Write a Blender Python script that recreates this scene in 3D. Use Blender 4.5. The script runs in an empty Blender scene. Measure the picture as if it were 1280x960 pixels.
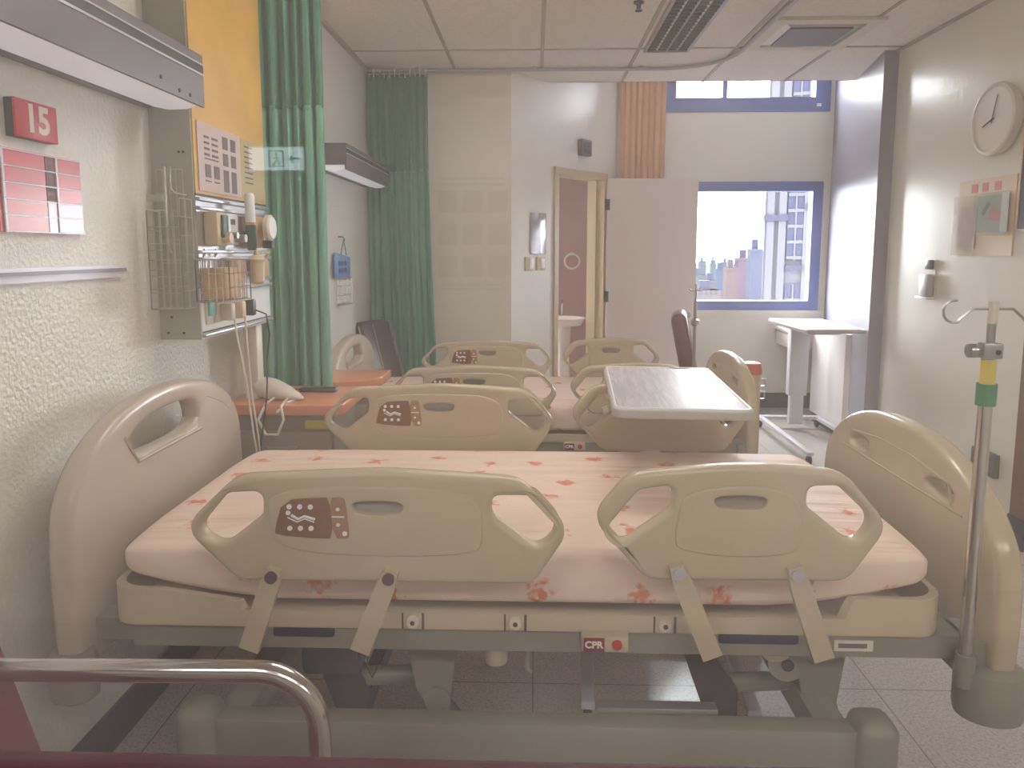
import bpy, bmesh, math, random
from mathutils import Vector, Matrix
random.seed(7)
S = bpy.context.scene
C = S.collection
PI = math.pi

# ------------------------------------------------------------------ materials
def lin(c):
    c = c / 255.0
    return c / 12.92 if c <= 0.04045 else ((c + 0.055) / 1.055) ** 2.4
def rgb(r, g, b): return (lin(r), lin(g), lin(b), 1.0)

def mat(name, col, rough=0.5, metal=0.0, bump=None, var=None, spec=0.5, emit=None, coat=0.0):
    """bump=(scale, strength, distance); var=(scale, amount) gives a soft unevenness of the paint"""
    m = bpy.data.materials.new(name); m.use_nodes = True
    nt = m.node_tree; b = nt.nodes['Principled BSDF']
    b.inputs['Base Color'].default_value = col
    b.inputs['Roughness'].default_value = rough
    b.inputs['Metallic'].default_value = metal
    b.inputs['Specular IOR Level'].default_value = spec
    b.inputs['Coat Weight'].default_value = coat
    if emit:
        b.inputs['Emission Color'].default_value = emit[0]
        b.inputs['Emission Strength'].default_value = emit[1]
    if bump or var:
        tc = nt.nodes.new('ShaderNodeTexCoord')
    if bump:
        n = nt.nodes.new('ShaderNodeTexNoise'); n.inputs['Scale'].default_value = bump[0]; n.inputs['Detail'].default_value = 3
        bp = nt.nodes.new('ShaderNodeBump'); bp.inputs['Strength'].default_value = bump[1]; bp.inputs['Distance'].default_value = bump[2]
        nt.links.new(tc.outputs['Object'], n.inputs['Vector'])
        nt.links.new(n.outputs['Fac'], bp.inputs['Height']); nt.links.new(bp.outputs['Normal'], b.inputs['Normal'])
    if var:
        n2 = nt.nodes.new('ShaderNodeTexNoise'); n2.inputs['Scale'].default_value = var[0]; n2.inputs['Detail'].default_value = 4
        r = nt.nodes.new('ShaderNodeValToRGB')
        k = var[1]
        r.color_ramp.elements[0].position = .35; r.color_ramp.elements[1].position = .65
        r.color_ramp.elements[0].color = (col[0]*(1-k), col[1]*(1-k), col[2]*(1-k), 1)
        r.color_ramp.elements[1].color = (min(1, col[0]*(1+k)), min(1, col[1]*(1+k)), min(1, col[2]*(1+k)), 1)
        nt.links.new(tc.outputs['Object'], n2.inputs['Vector']); nt.links.new(n2.outputs['Fac'], r.inputs['Fac'])
        nt.links.new(r.outputs['Color'], b.inputs['Base Color'])
    return m

M = {}
M['wall'] = mat('glossy_cream_paint', rgb(232, 229, 221), .27, bump=(70, .5, .008))
M['wall_right'] = mat('smooth_cream_gloss', rgb(226, 221, 212), .25, bump=(24, .22, .006))
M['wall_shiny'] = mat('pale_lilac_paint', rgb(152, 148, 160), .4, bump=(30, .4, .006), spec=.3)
M['wall_flat'] = mat('cream_paint', rgb(228, 220, 208), .42, bump=(30, .15, .004))
M['wall_far'] = mat('pale_wall_paint', rgb(224, 220, 208), .45, bump=(30, .12, .004))
M['ceiling'] = mat('ceiling_tile', rgb(232, 224, 214), .85, bump=(140, .25, .002), var=(60, .05))
M['tbar'] = mat('ceiling_bar_paint', rgb(176, 166, 158), .5)
M['dark_base'] = mat('dark_skirting', rgb(38, 38, 52), .35)
M['bath_tile'] = mat('bathroom_tile', rgb(150, 118, 116), .3)
M['maroon'] = mat('maroon_paint', rgb(62, 14, 24), .6, spec=.15, var=(14, .15))
M['corridor'] = mat('corridor_paint', rgb(214, 208, 196), .6)
M['beige'] = mat('beige_plastic', rgb(188, 172, 146), .2, bump=(220, .04, .001))
M['beige2'] = mat('pinkish_beige_plastic', rgb(190, 175, 161), .25, bump=(200, .05, .001))
M['cream_metal'] = mat('cream_metal', rgb(190, 175, 149), .35)
M['frame_grey'] = mat('grey_enamel', rgb(138, 134, 122), .38)
M['dark_grey'] = mat('dark_enamel', rgb(58, 58, 66), .35)
M['black'] = mat('black_plastic', rgb(22, 22, 26), .4)
M['navy'] = mat('navy_plastic', rgb(20, 24, 56), .4)
M['brown'] = mat('brown_keypad', rgb(124, 76, 40), .4)
M['brown2'] = mat('light_brown_keypad', rgb(160, 112, 74), .4)
M['white'] = mat('white_plastic', rgb(236, 236, 238), .35)
M['offwhite'] = mat('off_white_plastic', rgb(216, 208, 192), .4)
M['purple'] = mat('dark_purple_cap', rgb(58, 34, 52), .35)
M['lilac'] = mat('lilac_grey_cap', rgb(176, 172, 184), .35)
M['recess'] = mat('recess_grey', rgb(150, 140, 134), .5)
M['red'] = mat('red_button', rgb(190, 34, 36), .35)
M['cpr'] = mat('maroon_label', rgb(124, 34, 52), .4)
M['chrome'] = mat('polished_steel', rgb(205, 200, 198), .16, 1.0)
M['steel'] = mat('brushed_steel', rgb(170, 168, 168), .3, 1.0)
M['alum'] = mat('anodised_aluminium', rgb(186, 184, 188), .35, .8)
M['lampgrey'] = mat('grey_lamp_housing', rgb(108, 101, 106), .35, .35)
M['diffuser'] = mat('lamp_diffuser', rgb(236, 234, 240), .45, emit=((.86, .86, 1, 1), .13))
M['slot'] = mat('dark_slot', rgb(52, 50, 54), .6)
M['panelgrey'] = mat('grey_green_casing', rgb(168, 168, 156), .45)
M['yellow'] = mat('yellow_laminate', rgb(214, 166, 70), .4, var=(3, .12))
M['paper'] = mat('paper', rgb(232, 222, 212), .7)
M['paper_pink'] = mat('paper_lilac', rgb(206, 186, 184), .7)
M['ink'] = mat('grey_ink', rgb(106, 98, 104), .7)
M['paper_olive'] = mat('paper_olive', rgb(186, 172, 130), .7)
M['sign_red'] = mat('sign_red', rgb(196, 48, 66), .35)
M['card_red'] = mat('card_red', rgb(206, 72, 84), .25)
M['card_white'] = mat('card_white', rgb(222, 214, 230), .25)
M['sign_dark'] = mat('sign_edge', rgb(52, 56, 66), .4)
M['orange'] = mat('salmon_orange_laminate', rgb(220, 142, 106), .22, var=(5, .06))
M['cab_body'] = mat('cabinet_taupe', rgb(138, 120, 108), .5)
M['cab_front'] = mat('cabinet_front_taupe', rgb(150, 130, 118), .45)
M['sticker'] = mat('yellow_sticker', rgb(196, 170, 20), .5)
M['teal'] = mat('teal_plastic', rgb(110, 196, 180), .4)
M['green'] = mat('green_tape', rgb(38, 122, 84), .5)
M['dkgreen'] = mat('dark_green_plastic', rgb(24, 70, 52), .4)
M['tape'] = mat('yellow_tape', rgb(208, 184, 70), .5)
M['carton'] = mat('tan_carton', rgb(196, 158, 108), .6)
M['tan'] = mat('tan_plastic', rgb(206, 186, 152), .35)
M['blue'] = mat('blue_card', rgb(92, 134, 188), .45)
M['blue_dk'] = mat('blue_ink', rgb(40, 62, 116), .6)
M['vinyl'] = mat('dark_maroon_vinyl', rgb(86, 62, 66), .3, bump=(160, .12, .001))
M['vinyl_red'] = mat('maroon_vinyl', rgb(112, 60, 66), .32, bump=(160, .12, .001))
M['piping'] = mat('pale_piping', rgb(170, 150, 146), .4)
M['mesh_grey'] = mat('silver_wire', rgb(190, 186, 176), .3, .7)
M['winframe'] = mat('glare_tinted_aluminium', rgb(112, 122, 176), .4)  # blue glare put into the frame colour; the metal itself is dark grey
M['leaf'] = mat('door_paint', rgb(224, 212, 202), .4)
M['jamb'] = mat('cream_door_frame', rgb(198, 180, 148), .35)
M['grey_box'] = mat('grey_green_plastic', rgb(96, 98, 94), .5)
M['brownwood'] = mat('brown_wood', rgb(112, 72, 54), .5, var=(8, .15))
M['clockface'] = mat('clock_face', rgb(212, 204, 190), .35)
M['clockring'] = mat('clock_ring', rgb(222, 214, 206), .3)
M['darkblue'] = mat('dark_blue_board', rgb(40, 38, 62), .35)
M['board'] = mat('beige_board', rgb(214, 190, 158), .5)
M['pink'] = mat('pink_print', rgb(206, 110, 122), .6)
M['sage'] = mat('sage_leaflet', rgb(150, 164, 156), .5)
M['orange_red'] = mat('orange_lid', rgb(206, 96, 62), .4)
M['whitecab'] = mat('white_laminate', rgb(226, 220, 218), .35)
M['porcelain'] = mat('porcelain', rgb(220, 212, 206), .2)
M['greytop'] = mat('table_edge_grey', rgb(190, 186, 184), .35)
M['tablepost'] = mat('table_post_enamel', rgb(206, 204, 210), .4)

def wood_grain(name, c1, c2, rough, scale):
    m = mat(name, c1, rough); nt = m.node_tree; b = nt.nodes['Principled BSDF']
    tc = nt.nodes.new('ShaderNodeTexCoord'); mp = nt.nodes.new('ShaderNodeMapping'); mp.inputs['Scale'].default_value = scale
    n = nt.nodes.new('ShaderNodeTexNoise'); n.inputs['Scale'].default_value = 6; n.inputs['Detail'].default_value = 6; n.inputs['Distortion'].default_value = .8
    r = nt.nodes.new('ShaderNodeValToRGB'); r.color_ramp.elements[0].position = .4; r.color_ramp.elements[1].position = .62
    r.color_ramp.elements[0].color = c1; r.color_ramp.elements[1].color = c2
    nt.links.new(tc.outputs['Object'], mp.inputs['Vector']); nt.links.new(mp.outputs['Vector'], n.inputs['Vector'])
    nt.links.new(n.outputs['Fac'], r.inputs['Fac']); nt.links.new(r.outputs['Color'], b.inputs['Base Color'])
    return m
M['tabletop'] = wood_grain('grey_wood_laminate', rgb(168, 163, 172), rgb(196, 190, 198), .42, (14, 1.0, 1))

def fabric_print():
    m = mat('printed_sheet', rgb(232, 198, 172), .6); nt = m.node_tree; b = nt.nodes['Principled BSDF']
    tc = nt.nodes.new('ShaderNodeTexCoord')
    sp = nt.nodes.new('ShaderNodeSeparateXYZ'); yz = nt.nodes.new('ShaderNodeMath'); yz.operation = 'ADD'; cb = nt.nodes.new('ShaderNodeCombineXYZ')
    nt.links.new(tc.outputs['Object'], sp.inputs[0]); nt.links.new(sp.outputs['Y'], yz.inputs[0]); nt.links.new(sp.outputs['Z'], yz.inputs[1])
    nt.links.new(sp.outputs['X'], cb.inputs['X']); nt.links.new(yz.outputs[0], cb.inputs['Y'])
    v = nt.nodes.new('ShaderNodeTexVoronoi'); v.voronoi_dimensions = '2D'; v.inputs['Scale'].default_value = 5.0; v.inputs['Randomness'].default_value = .55
    n = nt.nodes.new('ShaderNodeTexNoise'); n.inputs['Scale'].default_value = 48; n.inputs['Detail'].default_value = 3
    mul = nt.nodes.new('ShaderNodeMath'); mul.operation = 'MULTIPLY_ADD'; mul.inputs[1].default_value = .55; mul.inputs[2].default_value = -.24
    add = nt.nodes.new('ShaderNodeMath'); add.operation = 'ADD'
    r = nt.nodes.new('ShaderNodeValToRGB')
    r.color_ramp.elements[0].position = .09; r.color_ramp.elements[0].color = rgb(218, 124, 88)
    r.color_ramp.elements[1].position = .19; r.color_ramp.elements[1].color = rgb(236, 209, 194)
    nt.links.new(cb.outputs[0], v.inputs['Vector']); nt.links.new(tc.outputs['Object'], n.inputs['Vector'])
    nt.links.new(n.outputs['Fac'], mul.inputs[0]); nt.links.new(v.outputs['Distance'], add.inputs[0]); nt.links.new(mul.outputs[0], add.inputs[1])
    nt.links.new(add.outputs[0], r.inputs['Fac']); nt.links.new(r.outputs['Color'], b.inputs['Base Color'])
    w = nt.nodes.new('ShaderNodeTexNoise'); w.inputs['Scale'].default_value = 3.5; w.inputs['Detail'].default_value = 2
    mp = nt.nodes.new('ShaderNodeMapping'); mp.inputs['Scale'].default_value = (.4, 5, 1)
    bp = nt.nodes.new('ShaderNodeBump'); bp.inputs['Strength'].default_value = .6; bp.inputs['Distance'].default_value = .03
    nt.links.new(tc.outputs['Object'], mp.inputs['Vector']); nt.links.new(mp.outputs['Vector'], w.inputs['Vector'])
    nt.links.new(w.outputs['Fac'], bp.inputs['Height']); nt.links.new(bp.outputs['Normal'], b.inputs['Normal'])
    return m
M['sheet'] = fabric_print()

def cloth(name, col, k=.1, net=0.0):
    m = mat(name, col, .8, var=(2.2, k)); nt = m.node_tree; b = nt.nodes['Principled BSDF']; out = nt.nodes['Material Output']
    tr = nt.nodes.new('ShaderNodeBsdfTranslucent'); tr.inputs['Color'].default_value = col
    mx = nt.nodes.new('ShaderNodeMixShader'); mx.inputs[0].default_value = .3
    nt.links.new(b.outputs[0], mx.inputs[1]); nt.links.new(tr.outputs[0], mx.inputs[2])
    last = mx
    if net:
        tp = nt.nodes.new('ShaderNodeBsdfTransparent'); m2 = nt.nodes.new('ShaderNodeMixShader'); m2.inputs[0].default_value = net
        nt.links.new(mx.outputs[0], m2.inputs[1]); nt.links.new(tp.outputs[0], m2.inputs[2]); last = m2
    nt.links.new(last.outputs[0], out.inputs['Surface'])
    return m
M['curtain'] = cloth('sea_green_curtain', rgb(126, 184, 158))
M['curtain_net'] = cloth('sea_green_netting', rgb(96, 160, 130), net=.22)
M['salmon'] = cloth('salmon_curtain', rgb(242, 198, 168))

def floor_mat():
    m = mat('speckled_vinyl', rgb(176, 166, 158), .17); nt = m.node_tree; b = nt.nodes['Principled BSDF']
    tc = nt.nodes.new('ShaderNodeTexCoord')
    n = nt.nodes.new('ShaderNodeTexNoise'); n.inputs['Scale'].default_value = 110; n.inputs['Detail'].default_value = 5
    r = nt.nodes.new('ShaderNodeValToRGB')
    r.color_ramp.elements[0].position = .36; r.color_ramp.elements[0].color = rgb(178, 169, 162)
    r.color_ramp.elements[1].position = .56; r.color_ramp.elements[1].color = rgb(202, 193, 186)
    br = nt.nodes.new('ShaderNodeTexBrick'); br.offset = 0.0
    br.inputs['Scale'].default_value = 1.0; br.inputs['Brick Width'].default_value = .6; br.inputs['Row Height'].default_value = .6; br.inputs['Mortar Size'].default_value = .002
    mx = nt.nodes.new('ShaderNodeMixRGB'); mx.inputs[2].default_value = rgb(138, 129, 123)
    nt.links.new(tc.outputs['Object'], n.inputs['Vector']); nt.links.new(tc.outputs['Object'], br.inputs['Vector'])
    nt.links.new(n.outputs['Fac'], r.inputs['Fac']); nt.links.new(r.outputs['Color'], mx.inputs[1]); nt.links.new(br.outputs['Fac'], mx.inputs[0])
    nt.links.new(mx.outputs[0], b.inputs['Base Color'])
    return m
M['floor'] = floor_mat()

def glass_mat(name, dust, dustcol):
    m = bpy.data.materials.new(name); m.use_nodes = True; nt = m.node_tree; nt.nodes.remove(nt.nodes['Principled BSDF']); out = nt.nodes['Material Output']
    tp = nt.nodes.new('ShaderNodeBsdfTransparent'); tp.inputs['Color'].default_value = (.97, .98, .97, 1)
    gl = nt.nodes.new('ShaderNodeBsdfGlossy'); gl.inputs['Roughness'].default_value = .0
    fr = nt.nodes.new('ShaderNodeFresnel'); fr.inputs['IOR'].default_value = 1.5
    mx = nt.nodes.new('ShaderNodeMixShader')
    ge = nt.nodes.new('ShaderNodeNewGeometry'); io = nt.nodes.new('ShaderNodeMapRange')      # the same index for both faces of the sheet
    io.inputs['To Min'].default_value = 1.5; io.inputs['To Max'].default_value = 1/1.5
    nt.links.new(ge.outputs['Backfacing'], io.inputs['Value']); nt.links.new(io.outputs[0], fr.inputs['IOR'])
    nt.links.new(fr.outputs[0], mx.inputs[0]); nt.links.new(tp.outputs[0], mx.inputs[1]); nt.links.new(gl.outputs[0], mx.inputs[2])
    last = mx
    if dust:
        df = nt.nodes.new('ShaderNodeBsdfDiffuse'); df.inputs['Color'].default_value = dustcol
        tl = nt.nodes.new('ShaderNodeBsdfTranslucent'); tl.inputs['Color'].default_value = dustcol
        ad = nt.nodes.new('ShaderNodeMixShader'); ad.inputs[0].default_value = .5
        nt.links.new(df.outputs[0], ad.inputs[1]); nt.links.new(tl.outputs[0], ad.inputs[2])
        tc = nt.nodes.new('ShaderNodeTexCoord'); mp = nt.nodes.new('ShaderNodeMapping'); mp.inputs['Scale'].default_value = (3, 1, 1.2)
        n = nt.nodes.new('ShaderNodeTexNoise'); n.inputs['Scale'].default_value = 6; n.inputs['Detail'].default_value = 4
        mr = nt.nodes.new('ShaderNodeMapRange'); mr.inputs['From Min'].default_value = .3; mr.inputs['From Max'].default_value = .75
        mr.inputs['To Min'].default_value = dust * .6; mr.inputs['To Max'].default_value = dust * 1.6
        m2 = nt.nodes.new('ShaderNodeMixShader')
        nt.links.new(tc.outputs['Object'], mp.inputs['Vector']); nt.links.new(mp.outputs['Vector'], n.inputs['Vector'])
        nt.links.new(n.outputs['Fac'], mr.inputs['Value']); nt.links.new(mr.outputs[0], m2.inputs[0])
        nt.links.new(mx.outputs[0], m2.inputs[1]); nt.links.new(ad.outputs[0], m2.inputs[2]); last = m2
    nt.links.new(last.outputs[0], out.inputs['Surface'])
    return m
M['pane'] = glass_mat('dusty_window_glass', .04, (.85, .82, .85, 1))
M['winpane'] = glass_mat('clear_window_glass', 0, (1, 1, 1, 1))
M['plastic_clear'] = glass_mat('clear_sleeve', .12, (.9, .9, .92, 1))

# ------------------------------------------------------------------ mesh builder
class MB:
    def __init__(s): s.v = []; s.f = []; s.mi = []; s.mats = []; s.m = 0
    def use(s, m):
        if m not in s.mats: s.mats.append(m)
        s.m = s.mats.index(m); return s
    def add(s, verts, faces, T=None):
        b = len(s.v)
        for p in verts:
            p = Vector(p); s.v.append(T @ p if T else p)
        for f in faces: s.f.append([b + i for i in f]); s.mi.append(s.m)
        return s
    def box(s, x0, x1, y0, y1, z0, z1, T=None):
        V = [(x, y, z) for z in (z0, z1) for y in (y0, y1) for x in (x0, x1)]
        return s.add(V, [(0, 2, 3, 1), (4, 5, 7, 6), (0, 1, 5, 4), (2, 6, 7, 3), (0, 4, 6, 2), (1, 3, 7, 5)], T)
    def rbox(s, x0, x1, y0, y1, z0, z1, r=.01, seg=2, T=None):
        bm = bmesh.new(); bmesh.ops.create_cube(bm, size=1)
        for v in bm.verts: v.co = Vector(((x0+x1)/2 + v.co.x*(x1-x0), (y0+y1)/2 + v.co.y*(y1-y0), (z0+z1)/2 + v.co.z*(z1-z0)))
        r = min(r, .49*min(x1-x0, y1-y0, z1-z0))
        bmesh.ops.bevel(bm, geom=bm.edges[:], offset=r, segments=seg, affect='EDGES', profile=.5)
        return s.bm(bm, T)
    def bm(s, bm, T=None):
        bm.verts.index_update(); s.add([v.co.copy() for v in bm.verts], [[v.index for v in f.verts] for f in bm.faces], T); bm.free(); return s
    def mesh(s, me, T=None):
        return s.add([v.co.copy() for v in me.vertices], [list(p.vertices) for p in me.polygons], T)
    def tube(s, pts, r, n=10, T=None, closed=False, cap=True):
        P = [Vector(p) for p in pts]; N = len(P); rr = r if isinstance(r, (list, tuple)) else [r]*N
        V = []; F = []; prev = None
        for i, p in enumerate(P):
            if closed: t = (P[(i+1) % N] - P[i-1]).normalized()
            else: t = (P[min(i+1, N-1)] - P[max(i-1, 0)]).normalized()
            if prev is None:
                a = Vector((0, 0, 1)) if abs(t.z) < .9 else Vector((1, 0, 0)); u = t.cross(a).normalized()
            else:
                u = (prev - t*prev.dot(t)); u = u.normalized() if u.length > 1e-6 else t.orthogonal().normalized()
            prev = u; w = t.cross(u)
            for k in range(n):
                a = 2*PI*k/n; V.append(p + (u*math.cos(a) + w*math.sin(a))*rr[i])
        L = N if closed else N-1
        for i in range(L):
            j = (i+1) % N
            for k in range(n): F.append((i*n+k, i*n+(k+1) % n, j*n+(k+1) % n, j*n+k))
        if cap and not closed: F.append(tuple(range(n-1, -1, -1))); F.append(tuple((N-1)*n+k for k in range(n)))
        return s.add(V, F, T)
    def cyl(s, a, b, r, n=16, r2=None): return s.tube([a, b], [r, r if r2 is None else r2], n)
    def lathe(s, prof, n=24, T=None):
        V = []; F = []
        for r, z in prof:
            for k in range(n): a = 2*PI*k/n; V.append((r*math.cos(a), r*math.sin(a), z))
        for i in range(len(prof)-1):
            for k in range(n): F.append((i*n+k, i*n+(k+1) % n, (i+1)*n+(k+1) % n, (i+1)*n+k))
        F.append(tuple(range(n-1, -1, -1))); F.append(tuple((len(prof)-1)*n+k for k in range(n)))
        return s.add(V, F, T)
    def prism(s, poly, h0, h1, axis='z', T=None):
        def P(a, b, h): return {'z': (a, b, h), 'y': (a, h, b), 'x': (h, a, b)}[axis]
        n = len(poly); V = [P(a, b, h0) for a, b in poly] + [P(a, b, h1) for a, b in poly]
        F = [tuple(range(n)), tuple(range(2*n-1, n-1, -1))] + [(i, (i+1) % n, n+(i+1) % n, n+i) for i in range(n)]
        return s.add(V, F, T)
    def grid(s, fn, nu, nv, T=None):
        V = [fn(i/nu, j/nv) for j in range(nv+1) for i in range(nu+1)]
        F = [(j*(nu+1)+i, j*(nu+1)+i+1, (j+1)*(nu+1)+i+1, (j+1)*(nu+1)+i) for j in range(nv) for i in range(nu)]
        return s.add(V, F, T)
    def build(s, name, parent=None, smooth=True, ang=40, loc=None, base=None):
        me = bpy.data.meshes.new(name)
        off = Vector(base) if base else Vector((0, 0, 0))
        me.from_pydata([v - off for v in s.v], [], s.f)
        for m in s.mats: me.materials.append(m)
        me.polygons.foreach_set('material_index', s.mi)
        bm = bmesh.new(); bm.from_mesh(me); bmesh.ops.recalc_face_normals(bm, faces=bm.faces[:]); bm.to_mesh(me); bm.free()
        if smooth:
            me.polygons.foreach_set('use_smooth', [True]*len(me.polygons)); me.set_sharp_from_angle(angle=math.radians(ang))
        me.update()
        o = bpy.data.objects.new(name, me); C.objects.link(o)
        if base: o.location = off
        if loc: o.location = loc
        if parent: o.parent = parent
        return o

def mb(m): return MB().use(M[m] if isinstance(m, str) else m)

def plate(outlines, depth, bevel, cyclic_round=2, seg=3):
    """flat plate with holes and rounded edges: closed 2D outlines, the outer one first; mesh in XY, thickness along Z, centred"""
    V = []; F = []; caps = []
    for li, pts in enumerate(outlines):
        P = [Vector(p[:2]) for p in pts]
        for _ in range(cyclic_round):
            Q = []
            for i in range(len(P)):
                a, b = P[i], P[(i+1) % len(P)]
                Q += [a*.75 + b*.25, a*.25 + b*.75]
            P = Q
        Q = []
        for p in P:
            if not Q or (p-Q[-1]).length > 1e-4: Q.append(p)
        if (Q[0]-Q[-1]).length < 1e-4: Q.pop()
        P = Q; n = len(P)
        area = sum(P[i].x*P[(i+1) % n].y - P[(i+1) % n].x*P[i].y for i in range(n))
        if (area > 0) != (li == 0): P.reverse()          # outer loop counter-clockwise, holes clockwise: the solid lies on the left
        nr = []
        for i in range(n):
            t = (P[(i+1) % n]-P[i]).normalized() + (P[i]-P[i-1]).normalized()
            t = t.normalized() if t.length > 1e-6 else Vector((1, 0)); nr.append(Vector((-t.y, t.x)))
        rings = [(bevel*(1-math.cos(PI/2*k/seg)), depth/2-bevel+bevel*math.sin(PI/2*k/seg)) for k in range(seg+1)]
        rings = [(i_, -z) for i_, z in reversed(rings)] + rings
        b = len(V)
        for ins, z in rings: V += [(P[i].x+nr[i].x*ins, P[i].y+nr[i].y*ins, z) for i in range(n)]
        for k in range(len(rings)-1):
            for i in range(n): F.append((b+k*n+i, b+k*n+(i+1) % n, b+(k+1)*n+(i+1) % n, b+(k+1)*n+i))
        caps.append((b, b+(len(rings)-1)*n, n))
    co = []; fc = []; idx = []
    for lo, hi, n in caps:
        fc.append(list(range(len(co), len(co)+n))); co += [Vector(V[lo+i][:2]) for i in range(n)]; idx += [(lo+i, hi+i) for i in range(n)]
    from mathutils.geometry import delaunay_2d_cdt
    vo, eo, fo, ov, oe, of = delaunay_2d_cdt(co, [], fc, 0, 1e-6)
    outer = len(fc[0])
    def inside(p, loop):
        c = False; n = len(loop)
        for i in range(n):
            a, b = co[loop[i]], co[loop[i-1]]
            if (a.y > p.y) != (b.y > p.y) and p.x < (b.x-a.x)*(p.y-a.y)/(b.y-a.y)+a.x: c = not c
        return c
    for f in fo:
        c = sum((vo[i] for i in f), Vector((0, 0)))/len(f)
        if not inside(c, fc[0]) or any(inside(c, h) for h in fc[1:]): continue
        src = [ov[i][0] for i in f if ov[i]]
        if len(src) < 3: continue
        F.append(tuple(idx[i][1] for i in src)); F.append(tuple(idx[i][0] for i in reversed(src)))
    me = bpy.data.meshes.new('tmp'); me.from_pydata(V, [], F); return me

def text_mesh(txt, size, depth):
    cu = bpy.data.curves.new('tmp', 'FONT'); cu.body = txt; cu.size = size; cu.extrude = depth; cu.align_x = 'CENTER'; cu.align_y = 'CENTER'; cu.offset = size*.035
    o = bpy.data.objects.new('tmp', cu); C.objects.link(o)
    dg = bpy.context.evaluated_depsgraph_get(); dg.update()
    me = bpy.data.meshes.new_from_object(o.evaluated_get(dg))
    bpy.data.objects.remove(o); bpy.data.curves.remove(cu)
    return me

def basis(origin, ux, uy, uz):
    m = Matrix.Identity(4)
    for i in range(3): m[i][0] = ux[i]; m[i][1] = uy[i]; m[i][2] = uz[i]; m[i][3] = origin[i]
    return m
def TX(o): return basis(o, (0, 1, 0), (0, 0, 1), (1, 0, 0))      # a plate seen along X: local x -> world y, local y -> world z
def TY(o): return basis(o, (1, 0, 0), (0, 0, 1), (0, -1, 0))     # a plate facing -Y

def thing(name, label, cat, loc=(0, 0, 0), rz=0, group=None):
    o = bpy.data.objects.new(name, None); C.objects.link(o); o.location = loc; o.rotation_euler = (0, 0, rz); o.empty_display_size = .1
    o['label'] = label; o['category'] = cat
    if group: o['group'] = group
    return o
def tag(o, label, cat, group=None):
    o['label'] = label; o['category'] = cat
    if group: o['group'] = group
    return o
def struct(name, b, label, parent=None, cat='wall', **k):
    o = b.build(name, parent, **k)
    if parent is None: o['kind'] = 'structure'; o['label'] = label; o['category'] = cat
    return o
def arc(cx, cz, r, a0, a1, n, f): return [f(cx + r*math.cos(a0+(a1-a0)*i/n), cz + r*math.sin(a0+(a1-a0)*i/n)) for i in range(n+1)]

# ------------------------------------------------------------------ room shell
XL, XR, YN, CEI = -1.30, 2.53, .30, 2.91
YF = 7.0
YC = 6.18            # the dropped ceiling stops here; the window bay beyond is higher
A = Vector((-.185, 5.79)); B = Vector((.78, YF)); U = (B - A).normalized(); NRM = Vector((U.y, -U.x)); LEN = (B - A).length
def dg3(s, d, z):    # point on the oblique bathroom wall: s along it, d out into the room
    p = A + U*s + NRM*d; return Vector((p.x, p.y, z))
TD = basis((A.x, A.y, 0), (U.x, U.y, 0), (0, 0, 1), (NRM.x, NRM.y, 0))      # local (along, up, out)

struct('floor', mb('floor').box(-3.1, 4.1, -2.7, 7.4, -.12, 0), 'speckled beige vinyl tile floor of the ward room', cat='floor', smooth=False)
struct('wall_left', mb('wall').box(XL-.12, XL, YN, 7.2, 0, 3.6), 'glossy textured cream wall behind the bed heads', smooth=False)
struct('wall_right', mb('wall_right').box(XR, XR+.12, YN, 5.45, 0, 3.6), 'glossy cream wall with the round clock', smooth=False)
P0, P1 = Vector((2.43, 5.28)), Vector((2.79, YF))
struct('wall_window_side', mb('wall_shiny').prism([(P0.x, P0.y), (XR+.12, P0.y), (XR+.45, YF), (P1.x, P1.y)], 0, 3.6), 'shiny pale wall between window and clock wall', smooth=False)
struct('wall_bathroom', mb('wall_flat').prism([(XL, 5.79), (A.x, A.y), (A.x-.1, A.y+.13), (XL, 5.92)], 0, 3.6), 'plain beige bathroom wall beside the far green curtain', smooth=False)
# oblique wall with the bathroom doorway
DS0, DS1, DH = .555, 1.365, 2.235
w = mb('wall_right')
w.box(0, DS0+.02, 0, 3.6, -.16, 0, TD).box(DS1-.02, LEN, 0, 3.6, -.16, 0, TD).box(DS0+.02, DS1-.02, DH-.02, 3.6, -.16, 0, TD)
struct('wall_doorway', w, 'shiny cream angled wall around the bathroom doorway', smooth=False)
bt = mb('bath_tile').box(XL, .9, 7.45, 7.5, 0, 3).prism([(XL, 5.95), (-.30, 5.95), (.62, 7.1), (.80, 7.45), (XL, 7.45)], 2.5, 2.55)
bt.box(.74, .80, 7.02, 7.45, 0, 3)
struct('wall_bathroom_back', bt, 'dark mauve tiled wall inside the bathroom', smooth=False)
# far wall with a low and a high window opening
WX0, WX1, WZ0, WZ1 = 1.30, 2.72, .97, 2.165
HX0, HX1, HZ0, HZ1 = 1.19, 2.745, 2.815, 3.45
f = mb('wall_far')
f.box(.76, WX0, YF, YF+.2, 0, HZ0).box(WX1, 2.95, YF, YF+.2, 0, HZ0).box(WX0, WX1, YF, YF+.2, 0, WZ0).box(WX0, WX1, YF, YF+.2, WZ1, HZ0)
f.box(.76, HX0, YF, YF+.2, HZ0, 3.6).box(HX1, 2.95, YF, YF+.2, HZ0, 3.6).box(HX0, HX1, YF, YF+.2, HZ1, 3.6)
struct('wall_far', f, 'pale far wall holding the outside windows', smooth=False)
ce = mb('ceiling')
kk = (YC - A.y)/U.y
ce.prism([(XL, YN), (XR, YN), (XR, 5.3), (2.62, YC), (A.x + U.x*kk, YC), (A.x, A.y), (XL, A.y)], CEI, CEI+.03)
ce.box(.0, 2.95, YC-.02, YC, CEI, 3.6).box(-.2, 3.0, YC-.02, 7.2, 3.52, 3.6)
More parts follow.
